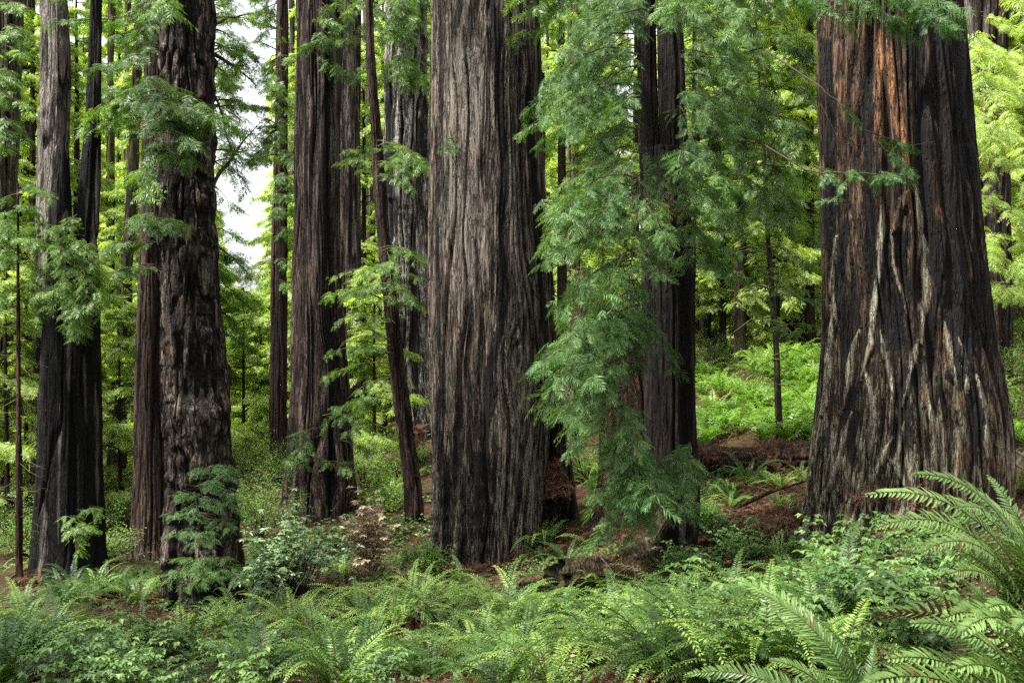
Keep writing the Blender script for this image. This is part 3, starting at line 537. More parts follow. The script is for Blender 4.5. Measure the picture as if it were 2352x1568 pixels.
# upper foliage sweeping right towards the right giant, carried by a young hemlock between them
g = onground(1588, 24.5); t = T['hem'] = thing('young_hemlock', 'young hemlock with wide green boughs between the twin stemmed redwood and the right giant', 'tree', g)
trunk([(-60,1592,1601),(200,1590,1600),(560,1586,1598)], 24.5, 121, B['dark'], t, g, ns=60, ridge=.015, rf=9, zb=P(0, 560, 24.5)[2])
trunk([(560,1586,1598),(800,1582,1597),(1100,1578,1598)], 24.5, 122, B['dark'], t, g, ns=60, ridge=.015, rf=9, ztop=P(0, 555, 24.5)[2])
f = Fol(2); orgh = lambda x, y: (x-rnd.uniform(20, 160) if x > 1600 else x+100, y-rnd.uniform(20, 120))
casc(f, [(1600,1880,-40,160,19,24,34), (1600,1800,160,340,19,24,16), (1640,1890,260,420,19,23,18), (1600,1720,400,560,20,24,12), (1780,1890,420,560,20,23,10), (1180,1460,-60,60,18,22,26)], orgh, sl=.46, n=9, protos=SP_MID)
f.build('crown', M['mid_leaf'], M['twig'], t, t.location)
# boughs crossing the right giant: they hang from a limb of the hemlock
f = Fol(3)
for (a, b, n, sl_) in [((1800,-60,14.2),(2195,30,13.6),26,.42), ((1840,-50,14.4),(2080,60,13.8),20,.4), ((1960,-70,13.9),(2190,70,13.2),18,.38), ((1780,-30,15),(1950,40,14.2),16,.42), ((2050,-60,13.6),(2160,66,13),12,.34),
                       ((1885,200,15.2),(1990,310,14.6),7,.2), ((1985,300,14.6),(2085,335,14.4),9,.3), ((2010,325,14.6),(2100,400,14.3),9,.26), ((1890,398,15),(2095,412,14.3),15,.36), ((1870,380,15.3),(1935,420,14.9),8,.3), ((1880,470,15.4),(1935,450,14.8),6,.25)]:
    bough(f, P(*a), P(*b), SP_NEAR, n=n, sl=sl_, droop=.03, wr=.012, sidelen=.22, tone=.12)
f.wood([P(1596,-90,24.5), P(1700,-95,20), P(1790,-80,16.5), P(1850,-60,14.6)], [.05, .05, .035, .015], 5)
f.wood([P(1594,150,24.5), P(1750,110,19.5), P(1885,200,15.2)], [.05, .02, .010], 5)
f.wood([P(1885,240,15.2), P(1930,330,15), P(2060,340,14.6), P(2148,325,14.5)], [.010, .008, .005, .002], 4)
f.wood([P(1592,300,24.5), P(1750,330,19.5), P(1850,390,16.5), P(1890,398,15)], [.03, .02, .015, .010], 4)
o = f.build('bough', M['near_leaf'], M['twig'], T['hem'], T['hem'].location); o['label'] = 'pale green boughs reaching in front of the right giant'
# young conifer crown with bare mossy branches
f = Fol(4)
for i in range(46):
    py = rnd.uniform(60, 780); tx = 1741+(py-160)*.052; sg = rnd.choice([-1, 1]); r = rnd.uniform(50, 150)*(.5+py/1400)
    bough(f, P(tx, py, 26.5), P(tx+sg*r, py+rnd.uniform(0, 60), 26.5+rnd.uniform(-2, 1.5)), SP_MID, n=9 if py < 620 else 4, sl=.42, droop=.1, wr=.022)
for i in range(20):
    py = rnd.uniform(460, 980); tx = 1741+(py-160)*.052; sg = rnd.choice([-1, 1]); r = rnd.uniform(50, 130)
    p0 = P(tx, py, 26.5); p1 = P(tx+sg*r, py+rnd.uniform(-20, 70), 26.5+rnd.uniform(-1.5, 1.5)); m_ = (p0+p1)/2+[0, 0, .18]
    f.wood([p0, m_, p1], [.02, .014, .004], 4)
    for k in range(4):
        q = p0+(p1-p0)*rnd.uniform(.3, 1); f.wood([q, q+[rnd.uniform(-.3, .3), rnd.uniform(-.3, .3), rnd.uniform(-.5, -.1)]], [.007, .002], 3)
f.build('crown', M['mid_leaf'], M['mossy_twig'], T['conif'], T['conif'].location)
# sapling with bare twigs
f = Fol(5)
for i in range(64):
    py = rnd.uniform(560, 1280); sg = rnd.choice([-1, 1]); r = rnd.uniform(30, 75); p0 = P(43, py, 19.5); p1 = P(43+sg*r, py+rnd.uniform(-25, 45), 19.5+rnd.uniform(-.6, .5))
    m_ = (p0+p1)/2+[0, 0, -.04]; f.wood([p0, m_, p1], [.008, .005, .0015], 3)
    for k in range(3):
        q = m_+(p1-m_)*rnd.uniform(0, 1); f.wood([q, q+[rnd.uniform(-.15, .15), rnd.uniform(-.15, .15), rnd.uniform(-.14, .08)]], [.003, .001], 3)
for i in range(26):
    py = rnd.uniform(430, 700); sg = rnd.choice([-1, 1]); bough(f, P(42, py, 19.5), P(42+sg*rnd.uniform(30, 80), py+rnd.uniform(-10, 50), 19.5+rnd.uniform(-1, .5)), SP_MID, n=7, sl=.3, droop=.1, wr=.008)
f.build('crown', M['mid_leaf'], M['mossy_twig'], T['sap'], T['sap'].location)
# boughs on the charred tree
f = Fol(6)
casc(f, [(110,230,560,640,18.6,19.6,8), (120,240,620,760,18.4,19.4,10), (150,225,700,780,18.4,19.2,8), (200,300,600,700,18.6,20,9), (60,130,600,760,19,20,7), (100,170,500,580,18.8,19.8,6), (170,230,1180,1290,19,19.6,5)], lambda x, y: (165+rnd.uniform(-35, 35), y-rnd.uniform(0, 60)), sl=.27, n=9, protos=SP_MID)
f.build('crown', M['mid_leaf'], M['twig'], T['black'], T['black'].location)
# brown redwood: the broad boughs that cross both trunks high up
f = Fol(7)
casc(f, [(360,470,190,330,15.4,17,9), (420,560,240,310,15.4,17,6), (170,340,190,330,17,22,17), (210,330,60,180,19,23,9), (340,460,-20,60,16.5,22,7), (300,390,320,520,16.4,21,9), (380,470,360,420,15.8,16.6,3)], lambda x, y: (350+rnd.uniform(-30, 30), y-rnd.uniform(-10, 60)), sl=.40, n=9, protos=SP_MID, flat=1.5, droop=.06)
casc(f, [(330,450,505,535,15.8,16.6,7), (250,345,560,640,20,22,5), (100,260,-40,60,20,24,12)], lambda x, y: (350+rnd.uniform(-20, 20), y-10), sl=.34, n=9, protos=SP_MID, flat=2, droop=.03)
f.build('crown', M['mid_leaf'], M['twig'], T['brown'], T['brown'].location)
# shaggy trunk: side limbs against the sky and tiered sprouts at its foot
f = Fol(8)
for (a, b, w_) in [((482,120,18),(590,200,19.5),.05), ((486,430,18),(596,290,19.5),.05), ((484,200,18),(560,440,18.6),.025), ((492,560,18),(580,640,19),.02), ((500,640,18),(560,700,19),.015), ((484,60,18),(600,30,19.5),.03), ((500,760,18),(570,800,19),.015)]:
    bough(f, P(*a), P(*b), SP_MID, n=20, sl=.34, droop=.04, wr=w_, sidelen=.4)
for i in range(78):
    y = rnd.uniform(-60, 360); x1 = rnd.uniform(505, 625)
    bough(f, P(486 if x1 < 570 else 636, y, 19), P(x1, y+rnd.uniform(-40, 70), 19+rnd.uniform(-.5, 1.6)), SP_MID, n=6, sl=.26, droop=.06, wr=.010, sidelen=.42)
for i in range(26):
    y = rnd.uniform(-20, 760); L = rnd.uniform(30, 120); s_ = .5 if y > 450 else 1
    bough(f, P(486, y, 18.2), P(490+L*s_, y+rnd.uniform(-20, 60), 18.2+rnd.uniform(-.3, 1.6)), SP_MID, n=10, sl=.32, droop=.06, wr=.015)
f.build('crown', M['mid_leaf'], M['twig'], T['shag'], T['shag'].location)
f = Fol(88)
for k, py in enumerate([1085, 1110, 1150, 1165, 1200, 1235, 1290, 1310, 1325]):
    for i in range(3 if py < 1250 else 5):
        x = rnd.uniform(365, 560) if py > 1120 else rnd.uniform(430, 550)
        bough(f, P(480+rnd.uniform(-20, 20), py-rnd.uniform(-5, 15), 16.9), P(x, py+rnd.uniform(-22, 22), 16.0+rnd.uniform(-.6, .4)), SP_NEAR, n=8, sl=.24, droop=.05, wr=.008, flat=2, sidelen=.3, tone=.12)
    for i in range(3): f.wood([P(470+rnd.uniform(-30, 30), py+10, 16.9), P(470+rnd.uniform(-60, 60), py+rnd.uniform(-5, 30), 16.4), P(rnd.uniform(390, 550), py+rnd.uniform(0, 60), 16.2)], [.007, .004, .0015], 3)
o = f.build('basal_sprouts', M['near_leaf'], M['twig'], T['shag'], T['shag'].location); o['label'] = 'flat tiers of green sprouts around the foot of the trunk'
# leaning tree foliage
f = Fol(9)
casc(f, [(745,900,550,700,22,24,9), (740,850,680,880,22.5,24,9), (890,980,560,740,22,24,8), (770,900,160,420,25,27,9), (760,900,0,160,25,28,14), (880,960,360,440,22,24,7), (740,830,900,1000,23,24,5)], lambda x, y: (842+max(0, y-100)*.075+rnd.uniform(-6, 6), y-rnd.uniform(-10, 50)), sl=.3, n=9, protos=SP_MID)
f.build('crown', M['mid_leaf'], M['mossy_twig'], T['lean'], T['lean'].location)
# snag top foliage
f = Fol(10)
casc(f, [(870,990,-40,200,34,37,26), (890,985,360,420,34,36,4)], lambda x, y: (930, y-30), sl=.6, n=10, protos=SP_MID)
f.build('crown', M['mid_leaf'], M['twig'], T['snag'], T['snag'].location)
# slim and fluted trunk sprigs
f = Fol(11)
casc(f, [(600,700,60,700,36,38,34)], lambda x, y: (642, y-15), sl=.5, n=7, protos=SP_MID)
f.build('crown', M['mid_leaf'], M['twig'], T['slim'], T['slim'].location)
f = Fol(12)
casc(f, [(750,830,20,200,25.5,27,9), (690,760,40,140,25.5,26.5,5), (650,700,980,1100,25.5,26.5,5), (760,860,940,1100,25.5,26.5,6)], lambda x, y: (740, y-30), sl=.4, n=8, protos=SP_MID)
f.build('crown', M['mid_leaf'], M['twig'], T['fluted'], T['fluted'].location)
f = Fol(13)
casc(f, [(-20,70,80,350,27.5,29,20), (0,100,0,130,27.5,31,12), (0,60,500,640,26,29,10)], lambda x, y: (10, y-20), sl=.45, n=8, protos=SP_MID, flat=2, droop=.03)
f.build('crown', M['mid_leaf'], M['twig'], T['edge'], T['edge'].location)
f = Fol(15)
casc(f, [(2225,2390,95,330,23,29,34), (2235,2400,330,700,24,29,44), (2300,2400,-20,100,25,30,8)], lambda x, y: (x+rnd.uniform(-90, 10), y-rnd.uniform(20, 60)), sl=.5, n=9, protos=SP_MID, flat=1.5, droop=.06)
f.build('crown', M['far_leaf'], M['twig'], T['topright'], T['topright'].location)
f = Fol(14)
casc(f, [(990,1030,300,380,20,20.6,2), (1160,1200,80,110,20,20.5,3)], lambda x, y: (x+20, y-10), sl=.3, n=6, protos=SP_MID)
f.build('sprig', M['mid_leaf'], M['twig'], T['mid'], T['mid'].location)
for k, (x, y, z0, z1, R, nb, lb) in enumerate([(-13.5, 9.5, 13, 27, 5.5, 34, 'unseen redwood added beyond the left edge to dapple the foreground with shade'), (-10.5, 1.5, 15, 28, 5.5, 24, 'unseen redwood added behind and left of the viewpoint for dappled foreground shade'), (-3.5, 2.0, 21, 33, 4.5, 12, 'unseen redwood added close behind the viewpoint, its high crown shading the foreground')]):  # three unseen redwoods, added only so their crowns dapple the foreground
    if k == 2: y = -3.
    g = np.array([x, y, float(gz(x, y))]); t = thing('redwood', lb, 'tree', g); f = Fol(60+k); r = f.rng
    for i in range(nb):
        z = r.uniform(z0, z1); a = r.uniform(0, 6.28); L = R*r.uniform(.5, 1)
        bough(f, [x, y, z], [x+math.cos(a)*L, y+math.sin(a)*L, z+L*r.uniform(-.2, .25)], SP_TINY, n=7, sl=1.0, droop=.06, wr=.05)
    f.build('crown', M['mid_leaf'], M['twig'], t, g)
    V, Fq = tube([[0, 0, -.8], [0, 0, 1.2], [.1, 0, 10], [0, .1, 22], [0, 0, z1-g[2]]], [1.0, .75, .62, .4, .08], 40); mk('trunk', V, Fq, B['brown'], t, True, {'ridge': np.zeros(len(V))})
# ================================================================== BACKGROUND CONIFERS (shared meshes)
def crown_proto(seed, H, h0, Rr, nb, protos, sl, n, trunk_r, mats):
    f = Fol(seed); r = np.random.default_rng(seed)
    for i in range(nb):
        h = h0+(H-h0)*r.random()**.9; az = r.uniform(0, 2*math.pi); k = (h-h0)/(H-h0)
        L = Rr*(1-k)**.7*r.uniform(.55, 1.1)+.4; el = r.uniform(-.25, .2)
        p0 = np.array([0, 0, h]); p1 = p0+np.array([math.cos(az)*L, math.sin(az)*L, L*el])
        bough(f, p0, p1, protos, n=n, sl=sl*r.uniform(.8, 1.2), droop=.1, wr=.03, start=.25)
    c = f.build('crown', mats[0], mats[1], link=False)
    V, Fq = tube([[0, 0, -.6], [.02, 0, H*.3], [-.03, .02, H*.7], [0, 0, H]], [trunk_r*1.15, trunk_r, trunk_r*.6, .03], 12)
    tr = mk('trunk', V, Fq, mats[2], None, True, {'ridge': np.zeros(len(V))}, link=False)
    return tr, c
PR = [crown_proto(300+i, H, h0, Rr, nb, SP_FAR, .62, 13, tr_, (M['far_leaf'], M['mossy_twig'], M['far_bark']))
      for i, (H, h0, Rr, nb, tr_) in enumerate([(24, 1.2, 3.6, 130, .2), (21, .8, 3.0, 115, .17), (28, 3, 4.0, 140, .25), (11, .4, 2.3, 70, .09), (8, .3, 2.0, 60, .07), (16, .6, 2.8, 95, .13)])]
BG = [  # px, Y, proto, scale
 (-70,34,0,1), (75,38,1,1), (175,40,0,.9), (262,38,3,1.1), (250,56,2,1), (-10,52,2,1.1), (130,58,2,1), (350,50,0,1), (435,54,1,1), (400,34,3,1), (60,29,4,1), (15,27,4,.9), (205,32,4,1.1), (275,30,4,.8),
 (560,44,4,1.1), (520,52,3,.9), (600,48,4,1.1), (540,58,5,.55), (620,60,5,.6), (480,48,3,1), (585,66,5,.6),
 (700,55,0,1), (760,48,1,1), (835,42,5,1), (880,56,2,1), (960,52,0,1), (1010,58,2,1), (860,33,4,.8), (690,44,3,1.2), (650,64,0,.7), (820,62,2,1),
 (1290,40,0,.9), (1380,46,1,1), (1460,52,0,1), (1330,58,2,1), (1610,54,2,1), (1780,48,2,1), (1620,50,2,1), (1860,50,2,1), (1700,46,2,1), (1720,60,2,1), (1900,54,1,1), (1660,48,1,1), (1820,62,2,1), 
 (230,50,3,1), (300,54,3,1.2), (470,60,3,1.2), (690,58,3,1.2), (850,60,3,1.1), (925,46,3,.8), (1290,56,3,1.1), (1350,52,3,1), (1450,58,3,1.2), (1600,62,3,1.2), (1655,60,3,1.1), (1760,58,3,1.2), (1825,60,3,1.3), (1880,64,3,1.2), (2275,50,3,1), (2345,56,3,1), (100,50,3,1.2), (20,46,3,1.1),
 (2290,38,2,.9), (2390,36,2,.9), (2240,44,1,1), (2350,44,0,1), (2260,58,2,1), (2420,40,2,1), (2120,60,2,1), (1150,62,2,1), (1560,62,0,1)]
SIZEW = {0: 'tall full', 1: 'tall', 2: 'very tall', 3: 'small', 4: 'bushy little', 5: 'medium'}
LM = [(10, 'the trunk on the left edge'), (152, 'the charred forked tree'), (345, 'the brown redwood'), (455, 'the shaggy burly trunk'), (550, 'the white sky gap'), (640, 'the slim trunk'), (733, 'the fluted redwood'), (905, 'the leaning tree'),
      (1118, 'the middle giant'), (1330, 'the hanging boughs'), (1530, 'the twin stemmed redwood'), (1775, 'the slender young conifer'), (2060, 'the right giant'), (2330, 'the right edge foliage')]
def near_lm(px): return min(LM, key=lambda q: abs(q[0]-px))
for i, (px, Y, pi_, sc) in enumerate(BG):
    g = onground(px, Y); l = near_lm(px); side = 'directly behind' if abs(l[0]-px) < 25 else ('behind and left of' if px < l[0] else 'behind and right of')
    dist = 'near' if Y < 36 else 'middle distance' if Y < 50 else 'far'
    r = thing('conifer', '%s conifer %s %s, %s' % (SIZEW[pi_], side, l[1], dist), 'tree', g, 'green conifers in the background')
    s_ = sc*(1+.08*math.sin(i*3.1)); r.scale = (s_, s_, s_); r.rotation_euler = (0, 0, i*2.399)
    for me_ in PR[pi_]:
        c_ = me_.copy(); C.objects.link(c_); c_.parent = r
# far-off wood: one mass with a low dip at the sky gap
f = Fol(400); wv = np.random.default_rng(77)
for i in range(150):
    px = wv.uniform(-350, 2700); Y = wv.uniform(72, 105); g = onground(px, Y)
    H = wv.uniform(30, 40)
    if 470 < px < 640: H = (ZC-(700-CY)/F*Y)-g[2]-wv.uniform(0, 3)
    if H < 3: continue
    f.wood([g-[0, 0, 1], g+[0, 0, H]], [.3, .05], 5)
    k = int(H*2.6); hh = g[2]+H*wv.random(k); az = wv.uniform(0, 6.28, k); L = (1-(hh-g[2])/H)**.6*4.5+.6
    for h, a, l_ in zip(hh, az, L):
        l_ = l_*wv.uniform(.5, 1.1)
        bough(f, [g[0], g[1], h], [g[0]+math.cos(a)*l_, g[1]+math.sin(a)*l_, h-l_*.15], SP_TINY, n=6, sl=1.3, droop=.08, wood=False)
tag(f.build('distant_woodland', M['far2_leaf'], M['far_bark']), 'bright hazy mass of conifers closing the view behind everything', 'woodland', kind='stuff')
# ================================================================== FERNS
def frond(f, p, az, L, e0=65, e1=-25, npin=22, pl=.16, pw=.018, rng=None, seg=1, roll=0., rach=.004, base_bare=.12, curl=0., mvar=.5, twist=0.):
    rng = rng or f.rng; k = 16; s_ = np.linspace(0, 1, k)
    el = np.radians(e0+(e1-e0)*s_**1.2); az_ = az+curl*s_**2
    d = np.stack([np.cos(az_)*np.cos(el), np.sin(az_)*np.cos(el), np.sin(el)], -1)
    pts = np.vstack([[0, 0, 0], np.cumsum((d[1:]+d[:-1])/2*L/(k-1), axis=0)])+np.asarray(p)
    f.wood(pts, rach*(1-.75*s_), 4)
    ss = base_bare+(1-base_bare)*(np.arange(npin)+.5)/npin
    c = np.stack([np.interp(ss, s_, pts[:, q]) for q in range(3)], -1); t = np.stack([np.interp(ss, s_, d[:, q]) for q in range(3)], -1)
    t /= np.linalg.norm(t, axis=1)[:, None]
    side = np.cross(t, [0, 0, 1.]); side /= np.linalg.norm(side, axis=1)[:, None]+1e-6
    up = np.cross(side, t); rl = roll+twist*ss
    side2 = side*np.cos(rl)[:, None]+up*np.sin(rl)[:, None]; up2 = -side*np.sin(rl)[:, None]+up*np.cos(rl)[:, None]
    u = (ss-base_bare)/(1-base_bare)
    prof = np.minimum(1, .62+u*1.6)*np.clip(1-u, 0, 1)**.62*1.12+.04
    for sg in (1, -1):
        ln = pl*prof*rng.uniform(.86, 1.1, npin); ang = np.radians(72-34*u)+rng.normal(0, .07 if seg == 1 else .13, npin); ln = ln*(1 if seg == 1 else np.where(rng.random(npin) < .05, .45, 1.))
        dd = t*np.cos(ang)[:, None]+side2*(sg*np.sin(ang))[:, None]+up2*rng.normal(.12, .12, npin)[:, None]; dd /= np.linalg.norm(dd, axis=1)[:, None]
        wd = np.cross(up2, dd)*(pw*(1-.45*u))[:, None]; drp = -up2*(ln*.18)[:, None]
        v = np.clip(mvar+.25*(u-.4)+rng.normal(0, .1, npin), 0, .94); v = np.where(rng.random(npin) < (.008 if seg > 1 else 0), .995, v)
        if seg == 1:
            q = np.stack([c-wd*.7, c+dd*(ln*.45)[:, None]-wd, c+dd*ln[:, None]+drp, c+dd*(ln*.45)[:, None]+wd], 1); f.quads(q, v)
        else:
            st_ = [0, .3, .6, .85, 1]; wdp = [.75, 1., .85, .5, .06]
            for a in range(4):
                def pt(x, w_): return c+dd*(ln*x)[:, None]+drp*x*x*1.6+t*(ln*.10*x*x)[:, None]+wd*w_
                q = np.stack([pt(st_[a], -wdp[a]), pt(st_[a+1], -wdp[a+1]), pt(st_[a+1], 0)+up2*(-.25*pw), pt(st_[a], 0)+up2*(-.25*pw)], 1); f.quads(q, v)
                q = np.stack([pt(st_[a], 0)+up2*(-.25*pw), pt(st_[a+1], 0)+up2*(-.25*pw), pt(st_[a+1], wdp[a+1]), pt(st_[a], wdp[a])], 1); f.quads(q, v)
def fern_proto(seed, L=.85, nf=18, dead=5, npin=34, mats=None, upr=0, pw=.0095):
    f = Fol(seed); r = f.rng
    for i in range(nf):
        az = i*2.399+r.uniform(-.4, .4); inner = r.random()
        frond(f, [math.cos(az)*.04, math.sin(az)*.04, 0], az, L*r.uniform(.7, 1.15), e0=52+34*inner+upr, e1=-50+50*inner*r.random(), npin=npin, pl=(.072 if upr == 0 else .095)*L/.85*r.uniform(.85, 1.15), pw=pw, curl=r.uniform(-.5, .5), roll=r.uniform(-.3, .3), mvar=r.uniform(.25, .75))
    for i in range(dead):
        az = r.uniform(0, 6.28); n0 = len(f.v)
        frond(f, [0, 0, .02], az, L*r.uniform(.6, 1.), e0=r.uniform(10, 45), e1=-40, npin=npin, pl=.06, pw=.009, curl=r.uniform(-.8, .8))
        for k in range(n0, len(f.v)): f.v[k][:] = 1
    return f.build('sword_fern', mats[0], mats[1], link=False)
FN = [fern_proto(500+i, L=L, nf=nf, mats=(M['fern'], M['twig'])) for i, (L, nf) in enumerate([(1.0, 17), (.9, 16), (1.1, 19), (.95, 14), (.85, 20), (1.05, 15)])]
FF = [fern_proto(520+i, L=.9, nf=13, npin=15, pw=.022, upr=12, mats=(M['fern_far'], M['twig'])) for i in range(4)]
FLM = [(30, 1300, 'the sapling foot'), (150, 1335, 'the charred trunk foot'), (340, 1290, 'the brown redwood foot'), (460, 1400, 'the shaggy trunk foot'), (670, 1270, 'the pale leaved shrub'), (850, 1200, 'the dried shrub'), (955, 1200, 'the leaning tree foot'), (1120, 1290, 'the middle giant foot'),
       (1380, 1330, 'the mossy fallen log'), (1550, 1290, 'the twin stemmed redwood foot'), (1785, 1010, 'the slender conifer foot'), (1740, 1060, 'the litter covered log'), (2050, 1240, 'the right giant foot'), (2330, 900, 'the right edge of the slope'),
       (150, 1540, 'the bottom left corner'), (700, 1540, 'the picture bottom under the pale shrub'), (1176, 1540, 'the bottom edge in the middle'), (1600, 1500, 'the picture bottom under the mossy log'), (1700, 870, 'the sunny bank beyond the slender conifer'), (300, 1450, 'the leafy patch at lower left'), (900, 1430, 'the ground below the leaning tree')]
fern_list = []
def add_fern(px, py, sc=1.0, far=False, i=0):
    h = hit(px, py)
    if h is None: return
    fern_list.append((h, px, py, sc*(1.22 if py > 1440 else 1), far))
fr = random.Random(9)
for q in [(1255,1255,1.2),(1215,1270,.95),(1300,1290,.9),(1240,1290,.8),(1010,1380,1),(1060,1370,1),(960,1400,.9),(1120,1400,1.1),(1180,1380,.9),(830,1430,1.1),(790,1400,.95),(900,1460,1.1),(1290,1420,1),(1350,1430,.9),(1470,1360,.85),(1500,1420,1),
          (480,1430,.9),(520,1440,.85),(560,1420,.8),(610,1400,.85),(650,1430,.9),(270,1370,1),(320,1390,1.1),(220,1380,.9),(380,1370,.9),(150,1390,.95),(330,1330,.9),(390,1320,.8),(250,1330,.85),(60,1400,.9),
          (1720,1110,1.25),(1650,1120,1),(1790,1120,.9),(1840,1110,.8),(1620,1150,.8),(1690,1150,.8),(1240,1110,.0),(2350,1130,.9),(1790,1240,.8),(1860,1290,.8),(870,1120,.9),(900,1090,.9),(840,1160,.8),(1150,1460,1.1)]:
    if q[2] > 0: add_fern(*q)
for k in range(92):   # bed along the bottom
    px = fr.uniform(-40, 1650); py = fr.uniform(1405, 1620)
    if px < 800 and fr.random() < .2: continue
    if px < 780 and py < 1440 and fr.random() < .7: continue
    add_fern(px, py, fr.uniform(.85, 1.25))
for k in range(12): add_fern(fr.uniform(1600, 1880), fr.uniform(1110, 1290), fr.uniform(.6, 1.))
for k in range(8): add_fern(fr.uniform(740, 980), fr.uniform(1240, 1370), fr.uniform(.5, .8))
for k in range(40): add_fern(fr.uniform(1350, 1980), fr.uniform(1330, 1600), fr.uniform(.85, 1.2))
for k in range(12): add_fern(fr.uniform(100, 420), fr.uniform(1310, 1400), fr.uniform(.7, 1.))
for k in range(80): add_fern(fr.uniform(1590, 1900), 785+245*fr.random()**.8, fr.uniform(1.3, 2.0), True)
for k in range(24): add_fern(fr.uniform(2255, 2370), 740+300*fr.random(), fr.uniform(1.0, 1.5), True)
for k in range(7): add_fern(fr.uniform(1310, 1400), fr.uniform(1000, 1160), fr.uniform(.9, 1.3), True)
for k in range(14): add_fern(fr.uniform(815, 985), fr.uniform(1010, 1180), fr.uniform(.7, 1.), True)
cells = {}
for it in fern_list:
    h, px, py, sc, far = it
    l = min(FLM, key=lambda q: (q[0]-px)**2+((q[1]-py)*1.6)**2); cells.setdefault(l[2], []).append(it)
ORD = ['first', 'second', 'third', 'fourth', 'fifth', 'sixth', 'seventh', 'eighth', 'ninth', 'tenth', 'eleventh', 'twelfth', 'thirteenth', 'fourteenth', 'fifteenth', 'sixteenth', 'seventeenth', 'eighteenth', 'nineteenth', 'twentieth']
kk = 0
for ln_, its in cells.items():
    its.sort(key=lambda q: q[1])
    bands = {}
    med = sorted(q[2] for q in its)
    for it in its:
        b = 0 if len(its) < 8 else (0 if it[2] < med[len(med)//3] else 1 if it[2] < med[2*len(med)//3] else 2)
        bands.setdefault(b, []).append(it)
    for b, bi in bands.items():
        for n_, (h, px, py, sc, far) in enumerate(bi):
            src = (FF if far else FN); c_ = src[kk % len(src)].copy(); C.objects.link(c_)
            c_.location = [float(v) for v in h-np.array([0, 0, .03])]; c_.rotation_euler = (fr.uniform(-.12, .12), fr.uniform(-.12, .12), fr.uniform(0, 6.28)); c_.scale = (sc, sc, sc*fr.uniform(.9, 1.1)); kk += 1
            bn = ['back row', 'middle row', 'front row'][b] if len(its) >= 8 else 'row'
            szw = 'large' if sc > 1.02 else 'small' if sc < .82 else 'medium'
            tag(c_, '%s %sfern, %s from left, %s by %s' % (szw, 'sunlit ' if far else '', ORD[min(n_, 19)], bn, ln_), 'fern', 'sword ferns on the forest floor')
# large foreground ferns, lower right
def hero(name, px, py, Y, label, fr_list, seed):
    b = P(px, py, Y); g = float(gz(b[0], b[1])); base = np.array([b[0], b[1], min(b[2], g+.05)])
    r = thing(name, label, 'fern', base, 'large ferns close to the camera')
    for k, (ex, ey, eY, arch, nm) in enumerate(fr_list):
        f = Fol(seed+k); e = P(ex, ey, eY); d = e-base; Lh = np.hypot(d[0], d[1]); az = math.atan2(d[1], d[0]); L0 = np.linalg.norm(d); el = math.degrees(math.atan2(d[2], Lh))
        a = arch
        L = L0*(1+ (a/180*math.pi)**2/6*1.0)
        frond(f, [0, 0, 0], az, L, e0=el+a*.95, e1=el-a*1.05, npin=60 if nm == 'frond' else 46, pl=(.13 if nm == 'dead_frond' else .135)*(L/1.2)**.5, pw=.0100*(L/1.2)**.5, seg=4, rach=.0045, twist=1.7 if nm == 'dead_frond' else 0, base_bare=.08, roll=-.95*math.cos(az)+f.rng.uniform(-.2, .2), mvar=f.rng.uniform(.3, .8))
        o = f.build(nm, M['fern_dead'] if nm == 'dead_frond' else M['fern_hero'], M['twig'] if nm == 'dead_frond' else M['mossy_twig'], r)
        if nm == 'dead_frond': o['label'] = 'brown withered frond curled over the green ones'
hero('large_sword_fern', 2440, 1800, 3.8, 'largest fern filling the bottom right corner, with one brown dead frond',
     [(2070,1445,3.4,44,'frond'), (2150,1440,3.1,46,'frond'), (1905,1450,3.7,66,'dead_frond'), (2180,1560,3.0,36,'frond'), (2020,1530,3.3,38,'frond'), (2330,1390,3.6,34,'frond'), (2480,1330,3.9,35,'frond'), (2120,1400,4.0,44,'frond'), (2560,1480,3.4,40,'frond'), (2100,1640,3.1,34,'frond'), (2260,1420,2.9,40,'frond'), (1960,1600,3.0,34,'frond'), (2190,1490,2.8,44,'frond'), (2330,1480,2.7,38,'frond'), (2040,1700,2.8,30,'frond')], 700)
hero('large_sword_fern', 2400, 1440, 6.0, 'tall fern at right edge, fronds arching over the right giant foot',
     [(1960,1150,5.6,50,'frond'), (2150,1140,5.9,42,'frond'), (2080,1100,5.4,46,'frond'), (2200,1110,6.2,36,'frond'), (2060,1270,5.5,44,'frond'), (2170,1330,5.3,40,'frond'), (2330,1180,5.6,30,'frond'), (2460,1160,6.2,40,'frond'), (2130,1220,5.6,40,'frond'), (2260,1090,6.6,36,'frond'), (2030,1200,6.2,44,'frond'), (2180,1180,5.2,46,'frond'), (2100,1290,5.0,44,'frond'), (2300,1250,5.0,36,'frond'), (1985,1230,5.4,50,'frond')], 730)
hero('large_sword_fern', 1990, 1720, 5.2, 'spreading fern at the bottom right, left of the largest one',
     [(1720,1360,5.3,38,'frond'), (1640,1330,5.9,50,'frond'), (1860,1420,5.0,36,'frond'), (1560,1560,5.4,46,'frond'), (1760,1520,5.0,36,'frond'), (2010,1480,5.6,30,'frond'), (1900,1560,4.8,36,'frond'), (1680,1620,5.0,40,'frond'), (2120,1590,4.8,30,'frond')], 760)
hero('large_sword_fern', 2330, 1560, 5.6, 'dark fern between the corner fern and the tall edge fern',
     [(2090,1360,5.4,40,'frond'), (2200,1330,5.7,34,'frond'), (2290,1290,6.0,30,'frond'), (2400,1330,5.8,35,'frond'), (2140,1450,5.2,36,'frond'), (2010,1400,5.8,44,'frond'), (2440,1420,5.4,36,'frond')], 790)
